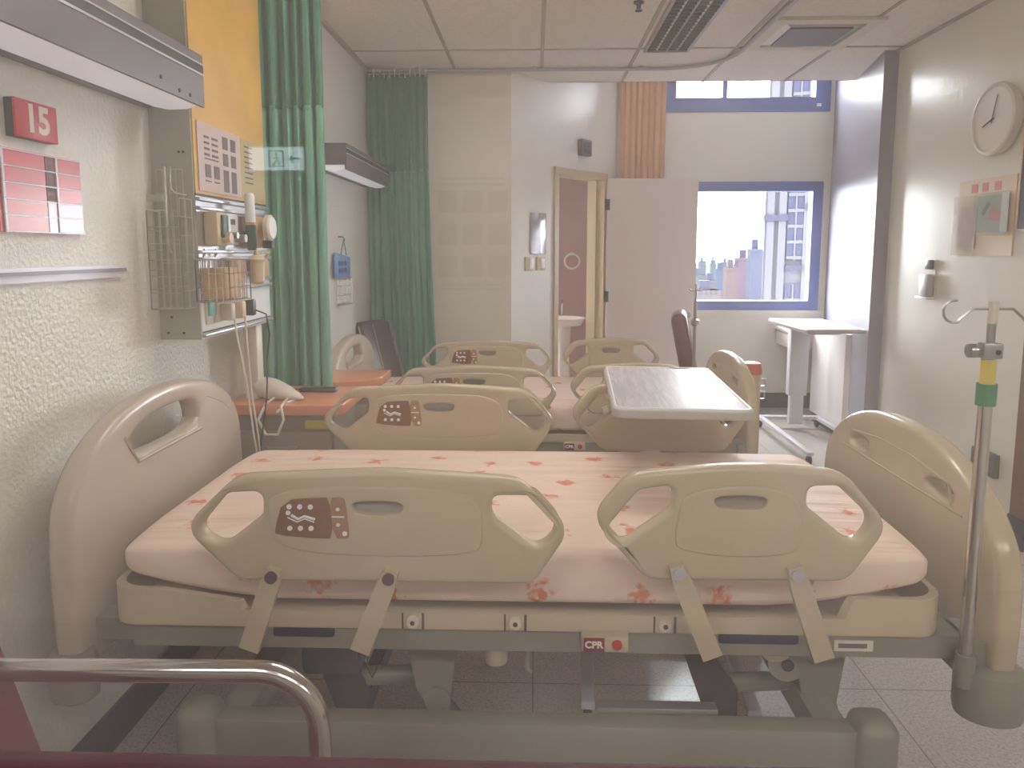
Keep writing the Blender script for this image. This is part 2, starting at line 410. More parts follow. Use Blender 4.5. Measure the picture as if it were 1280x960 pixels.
cob = struct('ceiling', ce, 'beige suspended tile ceiling', cat='ceiling', smooth=False)
tb = mb('tbar')
for k in range(-1, 5):
    x = -.614 + .664*k
    if XL < x < XR-.05: tb.box(x-.012, x+.012, YN, YC if x > .15 else 5.75, CEI-.006, CEI+.002)
for k in range(4):
    y = 5.175 - 1.33*k; tb.box(XL, XR, y-.012, y+.012, CEI-.006, CEI+.002)
tb.box(XL, XL+.03, YN, 5.75, CEI-.02, CEI).box(XR-.03, XR, YN, 5.3, CEI-.012, CEI)
tb.build('ceiling_bars', cob, smooth=False)
bb = mb('dark_base').box(.9, 2.78, YF-.012, YF, 0, .15)
struct('baseboard_far', bb, 'dark skirting along the window wall', cat='skirting', smooth=False)
struct('baseboard_left', mb('dark_base').box(XL, XL+.012, YN, 5.75, 0, .13), 'dark skirting along the bed head wall', cat='skirting', smooth=False)
struct('baseboard_right', mb('dark_base').box(XR-.012, XR, YN, 5.26, 0, .13), 'dark skirting along the clock wall', cat='skirting', smooth=False)

# low outside window
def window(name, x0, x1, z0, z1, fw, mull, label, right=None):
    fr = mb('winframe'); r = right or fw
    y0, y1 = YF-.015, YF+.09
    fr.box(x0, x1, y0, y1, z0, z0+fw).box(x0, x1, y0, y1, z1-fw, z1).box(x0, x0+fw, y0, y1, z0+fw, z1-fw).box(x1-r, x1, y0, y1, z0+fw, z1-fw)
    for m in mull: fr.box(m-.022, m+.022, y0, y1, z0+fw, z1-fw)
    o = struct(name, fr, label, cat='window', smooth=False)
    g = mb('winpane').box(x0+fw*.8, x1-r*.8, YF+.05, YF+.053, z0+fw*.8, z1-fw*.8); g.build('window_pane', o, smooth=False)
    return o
w1 = window('window_1', WX0, WX1, WZ0-.01, WZ1+.01, .088, [], 'window with glare-tinted frame looking over the city', .095)
mb('wall_far').box(WX0-.03, WX1+.02, YF-.03, YF, WZ0-.045, WZ0-.012).build('window_sill', w1, smooth=False)
w2 = window('window_2', HX0, HX1, HZ0, HZ1, .13, [1.77], 'high window strip with glare-tinted frame under the ceiling', .14)
mb('white').box(2.62, 2.66, YF-.018, YF-.015, 2.86, 2.885).build('window_label', w2, smooth=False)

# observation window towards the corridor, in front of the camera
OX0, OX1, OZ0, OZ1 = -1.2, 2.4, 1.285, 2.55
f = mb('corridor')
f.box(-3.1, OX0, .15, YN, 0, 3.6).box(OX1, 4.1, .15, YN, 0, 3.6).box(OX0, OX1, .15, YN, 0, OZ0).box(OX0, OX1, .15, YN, OZ1, 3.6)
struct('wall_front', f, 'corridor wall holding the observation window', smooth=False)
fr = mb('maroon')
fr.rbox(OX0-.04, OX1+.04, .16, .30, OZ0-.09, 1.303, .004).box(OX0-.04, OX1+.04, .16, .30, OZ1-.03, OZ1+.06).box(OX0-.05, OX0+.03, .16, .30, OZ0, OZ1).box(OX1-.03, OX1+.05, .16, .30, OZ0, OZ1)
w3 = struct('window_3', fr, 'maroon framed observation window with dusty glass', cat='window', smooth=False)
mb('pane').box(OX0, OX1, .287, .291, OZ0, OZ1).build('window_pane', w3, smooth=False)

# corridor behind the camera (seen only as reflections in the glass)
f = mb('corridor')
f.box(-3.1, 4.1, -2.7, -2.6, 0, 3.0).box(-3.1, -3.0, -2.6, .15, 0, 3.0).box(4.0, 4.1, -2.6, .15, 0, 3.0)
struct('wall_corridor', f, 'corridor walls facing the observation window', smooth=False)
struct('ceiling_corridor', mb('ceiling').box(-3.1, 4.1, -2.7, .15, 2.7, 2.8), 'white corridor ceiling', cat='ceiling', smooth=False)
E_LAMP = mat('corridor_lamp_light', rgb(255, 250, 240), .5, emit=((1, .965, .94, 1), 6.5))
for i, x in enumerate((-1.4, .6, 2.6)):
    t = thing('corridor_light', ['flat lit ceiling panel at the left end of the corridor', 'flat lit ceiling panel in the middle of the corridor', 'flat lit ceiling panel at the right end of the corridor'][i], 'ceiling light', (x, -.75, 2.7))
    mb('white').box(-.62, .62, -.34, .34, -.012, 0).build('frame', t, smooth=False)
    mb(E_LAMP).box(-.58, .58, -.30, .30, -.02, -.011).build('diffuser', t, smooth=False)
# green and white exit sign down the corridor (its mirror image shows on the glass)
E_SIGN = mat('exit_sign_glow', rgb(230, 240, 245), .4, emit=((.78, .86, 1, 1), 1.9))
E_GREEN = mat('exit_sign_green', rgb(30, 140, 90), .4, emit=((.03, .42, .22, 1), .8))
t = thing('exit_sign', 'white and green lit exit sign mirrored on the glass over the near green curtain', 'sign', (-1.02, -2.30, 1.89))
s = mb('white').box(-.112, .112, -.03, -.002, -.048, .048); s.box(-.01, .01, -.02, -.01, .048, .81); s.build('housing', t, smooth=False)
mb(E_SIGN).box(-.108, .108, -.002, .001, -.044, .044).build('sign_face', t, smooth=False)
g = mb(E_GREEN)
g.box(-.03, .03, .001, .003, -.032, -.028).box(-.03, -.026, .001, .003, -.032, .03).box(.026, .03, .001, .003, -.032, .03).box(-.03, .03, .001, .003, .027, .031)
g.cyl((0, .001, .016), (0, .003, .016), .006, 12); g.tube([(0, .002, .008), (.004, .002, -.006), (-.006, .002, -.016), (-.012, .002, -.026)], .004, 6); g.tube([(.004, .002, -.006), (.012, .002, -.014), (.01, .002, -.026)], .004, 6); g.tube([(-.012, .002, 0), (0, .002, .006), (.014, .002, .0)], .003, 6)
g.box(.06, .096, .001, .003, -.003, .003).prism([(.064, .014), (.064, -.014), (.05, 0)], .001, .003, 'y')
g.build('running_figure_and_arrow', t, smooth=False)
# printed notice pinned to the corridor wall
t = thing('corridor_notice', 'printed notice with small pictures reflected faintly beside the far green curtain', 'notice', (-.27, -2.6, 1.60))
mb('paper').box(-.17, .17, .001, .003, -.3, .3).build('sheet', t, smooth=False)
for z in (.14, .0, -.14):
    g = mb('ink')
    for x in (-.11, 0, .11): g.box(x-.042, x+.042, .003, .004, z-.045, z+.045)
    g.build('picture_row', t, smooth=False)
g = mb('ink')
for z in (.24, .215, -.22, -.24): g.box(-.14, .14, .003, .004, z-.005, z+.005)
g.build('text_lines', t, smooth=False)

# ------------------------------------------------------------------ doors
t = struct('door_1', mb('jamb').box(DS0, DS0+.055, 0, DH, -.17, .02, TD).box(DS1-.055, DS1, 0, DH, -.17, .02, TD).box(DS0+.055, DS1-.055, DH-.06, DH, -.17, .02, TD).box(DS0+.055, DS0+.075, 0, DH-.06, -.12, -.06, TD).box(DS1-.075, DS1-.055, 0, DH-.06, -.12, -.06, TD),
           'cream framed bathroom door standing open towards the window', cat='door', smooth=False)
H0 = Vector((.672, 6.80)); H1 = Vector((1.525, 6.90)); HU = (H1-H0).normalized(); HN = Vector((HU.y, -HU.x))
TL = basis((H0.x, H0.y, 0), (HU.x, HU.y, 0), (0, 0, 1), (HN.x, HN.y, 0)); HL = (H1-H0).length
mb('leaf').box(0, HL, .02, 2.19, -.02, .02, TL).build('door_leaf', t, smooth=False)
k = mb('steel').lathe([(.03, 0), (.03, .008), (.012, .012), (.012, .04), (.028, .05), (.034, .066), (.028, .082), (.012, .088)], 16, TL @ Matrix.Translation((HL-.085, .93, .02)))
k.build('door_knob', t)
g = mb('dark_grey')
for z in (1.95, 1.1, .3): g.box(-.02, .02, z-.05, z+.05, .018, .03, TL)
g.build('hinges', t, smooth=False)
# brown door frame at the right edge
t = struct('door_2', mb('brownwood').box(XR-.035, XR+.02, 3.60, 3.72, 0, 1.22), 'brown wooden door post at the right edge', cat='door', smooth=False)
mb('dark_base').box(XR-.04, XR-.0345, 3.595, 3.725, 0, .16).build('kick_plate', t, smooth=False)

# ------------------------------------------------------------------ bathroom interior
t = thing('washbasin', 'white pedestal washbasin inside the dark bathroom', 'sink', (.28, 7.10, 0))
b = mb('porcelain').lathe([(.06, .84), (.19, .80), (.22, .86), (.235, .87), (.21, .87), (.15, .82), (.03, .80)], 24); b.build('bowl', t)
mb('porcelain').lathe([(.10, 0), (.085, .1), (.07, .5), (.09, .8)], 16).build('pedestal', t)
mb('chrome').tube([(0, .17, .87), (0, .17, 1.0), (0, .12, 1.03), (0, .06, 1.0)], .012, 8).build('tap', t)
t = thing('towel_ring', 'small pale round ring on the bathroom wall above the basin', 'towel ring', (.385, 7.445, 1.42))
mb('mesh_grey').tube([(.075*math.cos(a*PI/12), -.03, .075*math.sin(a*PI/12)) for a in range(24)], .010, 8, closed=True).build('ring', t)
mb('mesh_grey').cyl((0, 0, .075), (0, -.04, .075), .018, 10).build('wall_mount', t)

# ------------------------------------------------------------------ on the oblique wall
o = mb('chrome').rbox(.234, .442, 1.50, 1.84, .001, .012, .006, 2, TD)
g = o.build('wall_mirror'); tag(g, 'small upright shiny mirror plate left of the bathroom door', 'mirror')
for i, (s0, s1) in enumerate(((.161, .288), (.312, .440))):
    t = thing('light_switch', ['left one of two square switches under the mirror plate', 'right one of two square switches beside the bathroom door frame'][i], 'switch', dg3((s0+s1)/2, 0, 1.42), group='wall switches by the bathroom door')
    t.rotation_euler = (0, 0, math.atan2(U.y, U.x))
    mb('tan').rbox(-.058, .058, -.012, 0, -.058, .058, .004).build('switch_plate', t)
    mb('white').rbox(-.01, .04, -.018, -.011, -.04, .04, .003).build('rocker', t)
t = thing('wall_speaker', 'small square grey box high above the bathroom door', 'speaker', dg3(.977, 0, 2.43)); t.rotation_euler = (0, 0, math.atan2(U.y, U.x))
mb('lampgrey').rbox(-.075, .075, -.05, 0, -.07, .07, .006).build('box', t)
mb('slot').box(-.055, .055, -.053, -.05, -.05, .05).build('grille', t, smooth=False)

# ------------------------------------------------------------------ hospital beds
def mattress(b, dz):
    x0, x1, hy = -1.055, .985, .465
    def sec(u):
        x = x0 + (x1-x0)*u
        e = min(u, 1-u)*(x1-x0)
        lift = .085*max(0, 1-e/.42)**1.7
        end = 1.0 if e > .05 else math.sqrt(max(0.0, 1-((.05-e)/.05)**2))
        zt = .788 - .012*(1-min(1, e/.3)); zb = .622 + lift
        zc = (zt+zb)/2 + .008; h = (zt-zb)/2*(.45+.55*end); yy = hy - .045*(1-end)
        r = .045
        pts = []
        for k in range(28):
            a = 2*PI*k/28 + PI/28; c, s_ = math.cos(a), math.sin(a); n = 7.0
            p = (abs(c)**(2/n)*(1 if c > 0 else -1), abs(s_)**(2/n)*(1 if s_ > 0 else -1))
            crown = .012*(1-p[0]**2) if s_ > 0 else 0
            pts.append(Vector((x, p[0]*yy, zc + dz + p[1]*h + crown)))
        return pts
    us = [0, .002, .006, .012, .02, .03, .05, .08, .12, .16, .2] + [.2+.6*i/14 for i in range(1, 15)] + [.84, .88, .92, .95, .97, .98, .988, .994, .998, 1]
    V = []; F = []; n = 28
    for u in us: V += sec(u)
    for i in range(len(us)-1):
        for k in range(n): F.append((i*n+k, i*n+(k+1) % n, (i+1)*n+(k+1) % n, (i+1)*n+k))
    F.append(tuple(range(n))); F.append(tuple((len(us)-1)*n+k for k in range(n)))
    b.add(V, F); return b

def fillet(poly, n=7):
    out = []
    N = len(poly)
    for i, (x, y, r) in enumerate(poly):
        p = Vector((x, y)); a = Vector(poly[i-1][:2]); b = Vector(poly[(i+1) % N][:2])
        da, db = (a-p).length, (b-p).length; ua = (a-p)/da; ub = (b-p)/db
        h = math.acos(max(-1, min(1, ua.dot(ub))))/2
        t = min(r/math.tan(h), .48*da, .48*db)
        p0, p1 = p+ua*t, p+ub*t
        for k in range(n+1):
            q = k/n; out.append(tuple(p0*(1-q)**2 + p*2*q*(1-q) + p1*q*q))
    return out
RAIL_H = fillet([(-.70, 1.005, .10), (-.351, 1.023, 1.2), (-.03, 1.004, .10), (.086, .878, .055), (.0, .747, .05), (-.705, .747, .06), (-.834, .876, .055)])
HOLE_HL = fillet([(-.724, .962, .04), (-.636, .967, .045), (-.639, .910, .03), (-.738, .832, .045), (-.799, .872, .045)])
HOLE_HR = fillet([(-.098, .962, .04), (-.006, .963, .035), (.060, .888, .045), (.008, .832, .045), (-.098, .914, .03)])
GRIP_H = [(-.425, .949), (-.303, .949), (-.306, .924), (-.33, .916), (-.40, .916), (-.422, .924)]
RAIL_F = fillet([(.222, 1.020, .10), (.486, 1.044, 1.2), (.712, 1.028, .10), (.820, .90, .06), (.73, .764, .06), (.265, .762, .07), (.134, .91, .06)])
HOLE_FL = fillet([(.245, .980, .035), (.326, .992, .04), (.319, .934, .03), (.205, .850, .045), (.169, .885, .04)])
HOLE_FR = fillet([(.629, .992, .04), (.70, .994, .035), (.784, .914, .045), (.742, .852, .045), (.629, .944, .03)])
GRIP_F = [(.415, .972), (.536, .972), (.533, .946), (.51, .938), (.44, .938), (.418, .946)]

def side_rail(parent, head, side, dz):
    """side = -1: the side nearer the corridor window, +1: the far side"""
    y = side*.545
    gr = fillet([(x, z, .012) for x, z in (GRIP_H if head else GRIP_F)])
    outl = [RAIL_H, HOLE_HL, HOLE_HR, gr] if head else [RAIL_F, HOLE_FL, HOLE_FR, gr]
    T = basis((0, y, dz), (1, 0, 0), (0, 0, 1), (0, -1, 0))
    r = mb('beige').mesh(plate(outl, .044, .014, 0), T).build('side_rail', parent)
    # raised outer and inner faces
    pan = [(-.62, .975), (-.625, .90), (-.60, .826), (-.36, .812), (-.14, .822), (-.115, .85), (-.125, .975), (-.36, .987)] if head else [(.345, .975), (.335, .93), (.325, .86), (.345, .836), (.48, .822), (.60, .832), (.615, .86), (.615, .975), (.48, 1.0)]
    grip = GRIP_H if head else GRIP_F
    b = mb('beige')
    b.mesh(plate([pan, [(x, z) for x, z in grip]], .054, .004), T); b.build('face_panel', r)
    b = mb('recess').box(grip[0][0]-.004, grip[1][0]+.004, y-.004, y+.004, grip[4][1]-.006+dz, grip[0][1]+.006+dz); b.build('grip_recess', r, smooth=False)
    if head:
        b = mb('brown')
        for sg in (1, -1):
            T2 = basis((0, y-sg*.0275, dz), (1, 0, 0), (0, 0, 1), (0, -sg, 0))
            b.use(M['brown']).mesh(plate([[(-.585, .952), (-.50, .958), (-.475, .958), (-.468, .86), (-.50, .858), (-.605, .866), (-.607, .88)]], .005, .001, 1), T2)
            b.use(M['brown2']).mesh(plate([[(-.477, .958), (-.445, .96), (-.438, .95), (-.43, .87), (-.434, .858), (-.468, .86)]], .005, .001, 1), T2)
            b.use(M['white'])
            for z in (.936, .884):
                for x in (-.570, -.545, -.520): b.lathe([(.0062, 0), (.006, .005)], 12, T2 @ Matrix.Translation((x, z, 0)))
            b.lathe([(.0058, 0), (.0055, .005)], 12, T2 @ Matrix.Translation((-.573, .921, 0)))
            b.tube([T2 @ Vector(p) for p in ((-.566, .916, .003), (-.55, .906, .003), (-.535, .913, .003), (-.51, .906, .003))], .0035, 6)
            b.tube([T2 @ Vector(p) for p in ((-.575, .910, .003), (-.552, .899, .003), (-.535, .907, .003), (-.512, .899, .003))], .0015, 6)
            b.box(-.470, -.441, .911, .914, -.001, .004, T2)
            for z in (.931, .893): b.lathe([(.0045, 0), (.0043, .005)], 10, T2 @ Matrix.Translation((-.456, z, 0)))
            b.lathe([(.006, 0), (.0055, .005)], 10, T2 @ Matrix.Translation((-.441, .872, 0)))
        b.build('control_panel', r)
    arms = [((-.615, .768), (-.675, .592)), ((-.338, .768), (-.408, .592))] if head else [((.336, .790), (.417, .592)), ((.606, .790), (.675, .592))]
    yo = y + side*.030
    for (xa, za), (xb, zb) in arms:
        d = Vector((xb-xa, zb-za)); L = d.length; d.normalize(); n = Vector((-d.y, d.x))
        def q(s_, w_): return (xa + d.x*s_ + n.x*w_, za + d.y*s_ + n.y*w_ + dz)
        b = mb('beige'); b.prism([q(-.018, -.016), q(-.018, .016), q(.03, .023), q(L+.01, .024), q(L+.01, -.024), q(.03, -.023)], min(yo-.011, yo+.011), max(yo-.011, yo+.011), 'y')
        b.build('support_arm', r, ang=30)
        cm = 'purple' if head else 'lilac'
        c = mb(cm); c.cyl((xa, yo-side*.012, za+dz), (xa, yo+side*.018, za+dz), .0145, 16); c.build('pivot_cap', r)
    return r

def board(parent, head, dz):
    if head:
        half = [(0, 1.118), (.15, 1.108), (.30, 1.075), (.42, 1.015), (.495, .935), (.525, .84), (.528, .60), (.515, .45)]
        hh = [(-.20, .942), (-.255, 1.005), (-.14, 1.042), (0, 1.050), (.12, 1.044), (.165, 1.02), (.18, .942)]
        x = -1.165
    else:
        half = [(0, 1.022), (.15, 1.014), (.27, .988), (.40, .93), (.49, .845), (.525, .76), (.528, .60), (.515, .45)]
        hh = [(-.30, .862), (-.285, .905), (-.1, .925), (.1, .925), (.27, .905), (.29, .862)]
        x = 1.135
    o = [(y, z) for y, z in half] + [(-y, z) for y, z in reversed(half[1:])]
    T = TX((x, 0, dz))
    holes = [hh] if head else [[(-.31, .865), (-.30, .905), (-.17, .90), (-.19, .865)], [(.19, .865), (.17, .90), (.30, .905), (.31, .865)]]
    b = mb('beige2' if head else 'beige'); b.mesh(plate([o] + holes, .065, .02), T)
    r = b.build('headboard' if head else 'footboard', parent)
    # moulded rim round the grip opening and a raised inner field
    s = 1 if head else -1
    xf = x + s*.031
    if head:
        b = mb('beige2').tube([(xf, y, z+dz) for y, z in ((-.268, 1.015), (-.206, .930), (.185, .930))], .006, 6); b.tube([(xf, .24, 1.03+dz), (xf, .36, .985+dz), (xf, .42, .94+dz)], .003, 6)
    else:
        b = mb('beige').tube([(xf, y, z+dz) for y, z in ((-.36, .85), (.36, .85))], .004, 6); b.tube([(xf, -.31, .86+dz), (xf, -.29, .915+dz), (xf, -.1, .935+dz), (xf, .1, .935+dz), (xf, .29, .915+dz)], .004, 6)
    b.build('grip_moulding', r)
    for sg in (-1, 1):
        xo = x + (-.03 if head else .0)
        k_ = .72 if head else 1.0
        c = mb('frame_grey'); c.lathe([(.05, .395), (.068, .405), (.072, .43), (.072, .50), (.066, .52), (.04, .525)], 20, Matrix.Translation((x + (-.0 if head else -.02), sg*.50, dz)) @ Matrix.Diagonal((1.15*k_, .95*k_, 1, 1)))
        c.build('corner_bumper', r)
    return r

def hospital_bed(label, loc, dz, group):
    t = thing('hospital_bed', label, 'bed', loc, group=group)
    board(t, True, dz); board(t, False, dz)
    mattress(mb('sheet'), dz).build('mattress', t)
    # cream mattress deck with lifted end lips
    hx0, hx1, hy, r = -1.08, 1.015, .485, .07
    pts = []
    for cx, cy, a0 in ((hx1-r, hy-r, 0), (hx0+r, hy-r, PI/2), (hx0+r, -hy+r, PI), (hx1-r, -hy+r, 1.5*PI)):
        pts += [(cx+r*math.cos(a0+PI/2*i/6), cy+r*math.sin(a0+PI/2*i/6), cx, cy) for i in range(7)]
    dense = []
    for i in range(len(pts)):
        p, q = pts[i], pts[(i+1) % len(pts)]
        d = math.hypot(q[0]-p[0], q[1]-p[1]); n = max(1, int(d/.012))
        for k in range(n):
            tt = k/n; dense.append((p[0]+(q[0]-p[0])*tt, p[1]+(q[1]-p[1])*tt))
    V = []; F = []
    N = len(dense)
    for (x, y) in dense:
        e = min(x-hx0, hx1-x)
        zt = (.684 if e < .232 else (.665 if e < .246 else .632)) if x > 0 else (.684 if e < .13 else (.684-.03*(e-.13)/.21 if e < .34 else .632))
        ix, iy = x*.985, y*.965
        V += [(x, y, .588+dz), (x, y, zt+dz), (ix, iy, zt+dz), (ix, iy, .588+dz)]
    for i in range(N):
        j = (i+1) % N
        for k in range(4): F.append((i*4+k, i*4+(k+1) % 4, j*4+(k+1) % 4, j*4+k))
    d = mb('cream_metal').add(V, F); d.box(hx0+.03, hx1-.03, -.47, .47, .592+dz, .606+dz)
    dk = d.build('mattress_deck', t, ang=35)
    for x in (-.308, -.052, .318):
        b = mb('offwhite').cyl((x+.008, -.484, .61+dz), (x+.008, -.496, .61+dz), .015, 14); b.use(M['slot']).box(x-.02, x-.016, -.4865, -.483, .589+dz, .631+dz).box(x+.03, x+.036, -.4865, -.483, .589+dz, .631+dz)
        b.cyl((x+.008, -.495, .61+dz), (x+.008, -.498, .61+dz), .006, 10); b.build('deck_fastener', dk)
    # grey under frame
    b = mb('frame_grey'); z0, z1 = .528+dz, .585+dz
    b.box(-1.02, 1.08, -.475, -.435, z0, z1).box(-1.02, 1.08, .435, .475, z0, z1)
    for x in (-1.0, -.72, -.2, .30, .70, 1.04): b.box(x-.03, x+.03, -.435, .435, z0, z1)
    b.box(-1.14, -1.0, -.45, -.38, z0, z1).box(-1.14, -1.0, .38, .45, z0, z1).box(1.06, 1.11, -.50, -.38, z0-.05, z1).box(1.06, 1.11, .38, .50, z0-.05, z1)
    b.use(M['navy']).rbox(-.66, -.50, -.482, -.40, .557+dz, .586+dz, .01).rbox(.46, .66, -.482, -.40, .557+dz, .586+dz, .01)
    uf = b.build('under_frame', t, ang=30)
    mb('offwhite').box(.745, .84, -.4785, -.475, .545+dz, .572+dz).use(M['ink']).box(.755, .825, -.479, -.478, .553+dz, .565+dz).build('rating_label', uf, smooth=False)
    mb('dark_grey').rbox(-.62, -.46, -.40, -.2, .40+dz, .545+dz, .02).build('drive_motor', uf)
    b = mb('cream_metal').lathe([(.028, .0), (.03, .02), (.03, .055), (.018, .06)], 16, Matrix.Translation((-.095, -.43, .475+dz))); b.build('drain_bag_hook', uf)
    mb('frame_grey').tube([(-.015, -.42, .53+dz), (-.015, -.42, .45+dz), (-.005, -.42, .44+dz)], .007, 6).build('drain_bag_hook', uf)
    mb('black').tube([(-.412, -.48, .54+dz), (-.418, -.49, .49+dz), (-.405, -.49, .46+dz), (-.39, -.49, .49+dz), (-.395, -.48, .53+dz)], .0025, 6).build('hanging_cable', uf)
    # CPR release
    c = mb('cream_metal').rbox(.118, .236, -.512, -.475, .548+dz, .592+dz, .008).build('release_handle', t)
    b = mb('cpr').box(.124, .175, -.5145, -.5119, .553+dz, .588+dz); b.use(M['paper']).mesh(text_mesh('CPR', .024, .0005), TY((.149, -.515, .5705+dz))); b.build('release_label', c, smooth=False)
    mb('red').lathe([(.0125, 0), (.012, .006), (.006, .009)], 16, TY((.206, -.511, .571+dz))).build('release_button', c)
    # base frame on castors, lifted by two swing arms
    b = mb('frame_grey')
    for sg in (-1, 1):
        b.rbox(-.80, .78, sg*.53-.03, sg*.53+.03, .285, .385, .006)
    b.rbox(-.80, -.72, -.5, .5, .29, .37, .006).rbox(.70, .78, -.5, .5, .29, .37, .006)
    for sg in (-1, 1):
        for x in (-.83, .825):
            b.rbox(x-.052, x+.052, sg*.53-.055, sg*.53+.055, .165, .412, .035, 4)
    bf = b.build('base_frame', t)
    mb('alum').rbox(.16, .46, -.505, -.47, .385, .40, .003).build('step_plate', bf)
    for sg in (-1, 1):
        for x in (-.83, .825):
            b = mb('black')
            b.tube([(x+.066*math.cos(a*PI/10), sg*.53, .078+.066*math.sin(a*PI/10)) for a in range(20)], .017, 8, closed=True)
            b.use(M['frame_grey']).cyl((x, sg*.53-.02, .078), (x, sg*.53+.02, .078), .052, 18).box(x-.02, x+.02, sg*.53-.035, sg*.53-.02, .07, .18).box(x-.02, x+.02, sg*.53+.02, sg*.53+.035, .07, .18)
            b.build('caster', t)
    for xs in (.40, -.62):
        for y in (-.30, .30):
            dx = .13; z_top = .54+dz
            la = mb('dark_grey').prism([(xs-.025, z_top), (xs+.02, z_top), (xs+dx+.028, .345), (xs+dx+.028, .19), (xs+dx-.030, .19)], y-.03, y+.03, 'y').build('lift_arm', t, ang=30)
            mb('frame_grey').tube([(xs+dx+.01, y, .345), (xs+dx+.25, y, .358)], .026, 10).build('lift_link', la)
            b = mb('frame_grey'); yy = y*1.2
            b.prism([(xs+.275, z_top), (xs+.425, z_top), (xs+.40, .345), (xs+.385, .305), (xs+.345, .305), (xs+.31, .36)], yy-.025, yy+.025, 'y')
            b.cyl((xs+.365, yy-.032, .335), (xs+.365, yy+.032, .335), .036, 18)
            b.build('pivot_bracket', la, ang=30)
            mb('steel').tube([(xs+.385, yy, .31), (xs+.475, yy, .20)], .018, 10).build('push_rod', la)
        mb('dark_grey').box(xs+dx-.02, xs+dx+.02, -.27, .27, .20, .26).build('cross_bar', t, smooth=False)
    mb('frame_grey').cyl((.655, -.42, .475+dz), (.655, -.34, .475+dz), .05, 24).build('drive_wheel', uf)
    mb('slot').cyl((.655, -.424, .47+dz), (.655, -.42, .47+dz), .016, 16).build('axle_bolt', uf)
    b = mb('tan').lathe([(.036, -.002), (.036, .002)], 24, Matrix.Translation((.62, -.43, .507+dz)) @ Matrix.Rotation(PI/2, 4, 'X') @ Matrix.Diagonal((1, .6, 1, 1)))
    b.use(M['red']).box(.605, .635, -.4335, -.432, .503+dz, .507+dz); b.build('oval_sticker', uf)
    for head in (True, False):
        for sg in (-1, 1): side_rail(t, head, sg, dz)
    return t
hospital_bed('nearest beige hospital bed with floral sheet, right behind the glass', (0, 2.18, 0), 0, 'hospital beds')
hospital_bed('second hospital bed, behind the near bed and beside the bathroom wall', (.045, 4.335, 0), -.10, 'hospital beds')

# ------------------------------------------------------------------ overbed tables
def overbed_table(label, loc, W, L, z, top_y0, base_y, post_y, post_x, leglen, bx0, bx1, postw=.12):
    t = thing('overbed_table', label, 'table', loc, group='overbed tables')
    hw = W/2; r = .035
    o = [(-hw, top_y0), (hw, top_y0), (hw, top_y0+L), (-hw, top_y0+L)]
    def rounded(h, y0, y1, r):
        P = []
        for cx, cy, a0 in ((h-r, y1-r, 0), (-h+r, y1-r, PI/2), (-h+r, y0+r, PI), (h-r, y0+r, 1.5*PI)):
            P += [(cx+r*math.cos(a0+PI/2*i/5), cy+r*math.sin(a0+PI/2*i/5)) for i in range(6)]
        return P
    me = plate([rounded(hw, top_y0, top_y0+L, r)], .028, .006, 0)
    tp = mb('greytop').mesh(me, Matrix.Translation((0, 0, z-.014))).build('table_top', t)
    me = plate([rounded(hw-.014, top_y0+.014, top_y0+L-.014, r-.012)], .004, .0008, 0)
    mb('tabletop').mesh(me, Matrix.Translation((0, 0, z+.0005))).build('top_surface', tp)
    P = rounded(hw-.010, top_y0+.010, top_y0+L-.010, r-.009)
    mb('white').tube([(x, y, z+.001) for x, y in P], .0042, 6, closed=True).build('edge_strip', tp)
    if W < .42: mb('ink').tube([(.05+.075*i/8, top_y0+L-.022-.012*math.sin(PI*i/8), z+.003) for i in range(9)], .0022, 6).build('cup_groove', tp)
    b = mb('tablepost').box(-hw*.55, hw*.55, top_y0+L*.25, top_y0+L-.03, z-.06, z-.028); b.build('support_plate', tp, smooth=False)
    b = mb('tablepost').rbox(post_x-postw/2, post_x+postw/2, post_y-.04, post_y+.04, .30, z-.03, .008); p = b.build('outer_post', t)
    mb('tablepost').rbox(post_x-postw/2+.02, post_x+postw/2-.02, post_y-.028, post_y+.028, .05, .45, .006).build('inner_post', p)
    b = mb('tablepost').rbox(bx0, bx1, base_y-.025, base_y+.025, .075, .105, .005)
    for x in (bx0, bx1): b.rbox(x-.022, x+.022, base_y-leglen, base_y+.05, .07, .10, .005)
    bs = b.build('base', t)
    for x in (bx0, bx1):
        for y in (base_y-leglen+.03, base_y+.02):
            c = mb('black').lathe([(.028, -.014), (.034, -.008), (.034, .008), (.028, .014)], 16, Matrix.Translation((x, y, .034)) @ Matrix.Rotation(PI/2, 4, 'Y'))
            c.use(M['dark_grey']).box(x-.006, x+.006, y-.012, y+.012, .05, .073); c.build('caster', bs)
    return t
t1 = overbed_table('overbed table with grey wood top standing across the far rails of the near bed', (.43, 2.035, 0), .405, .765, 1.075, 0, .70, .90, .0, .6, -.26, .26, .07)
t1.rotation_euler.z = -.06
t2 = overbed_table('pale overbed table on castors below the outside window', (2.215, 5.30, 0), .44, .90, .95, 0, .90, .84, .03, 1.14, -.24, .25, .155)

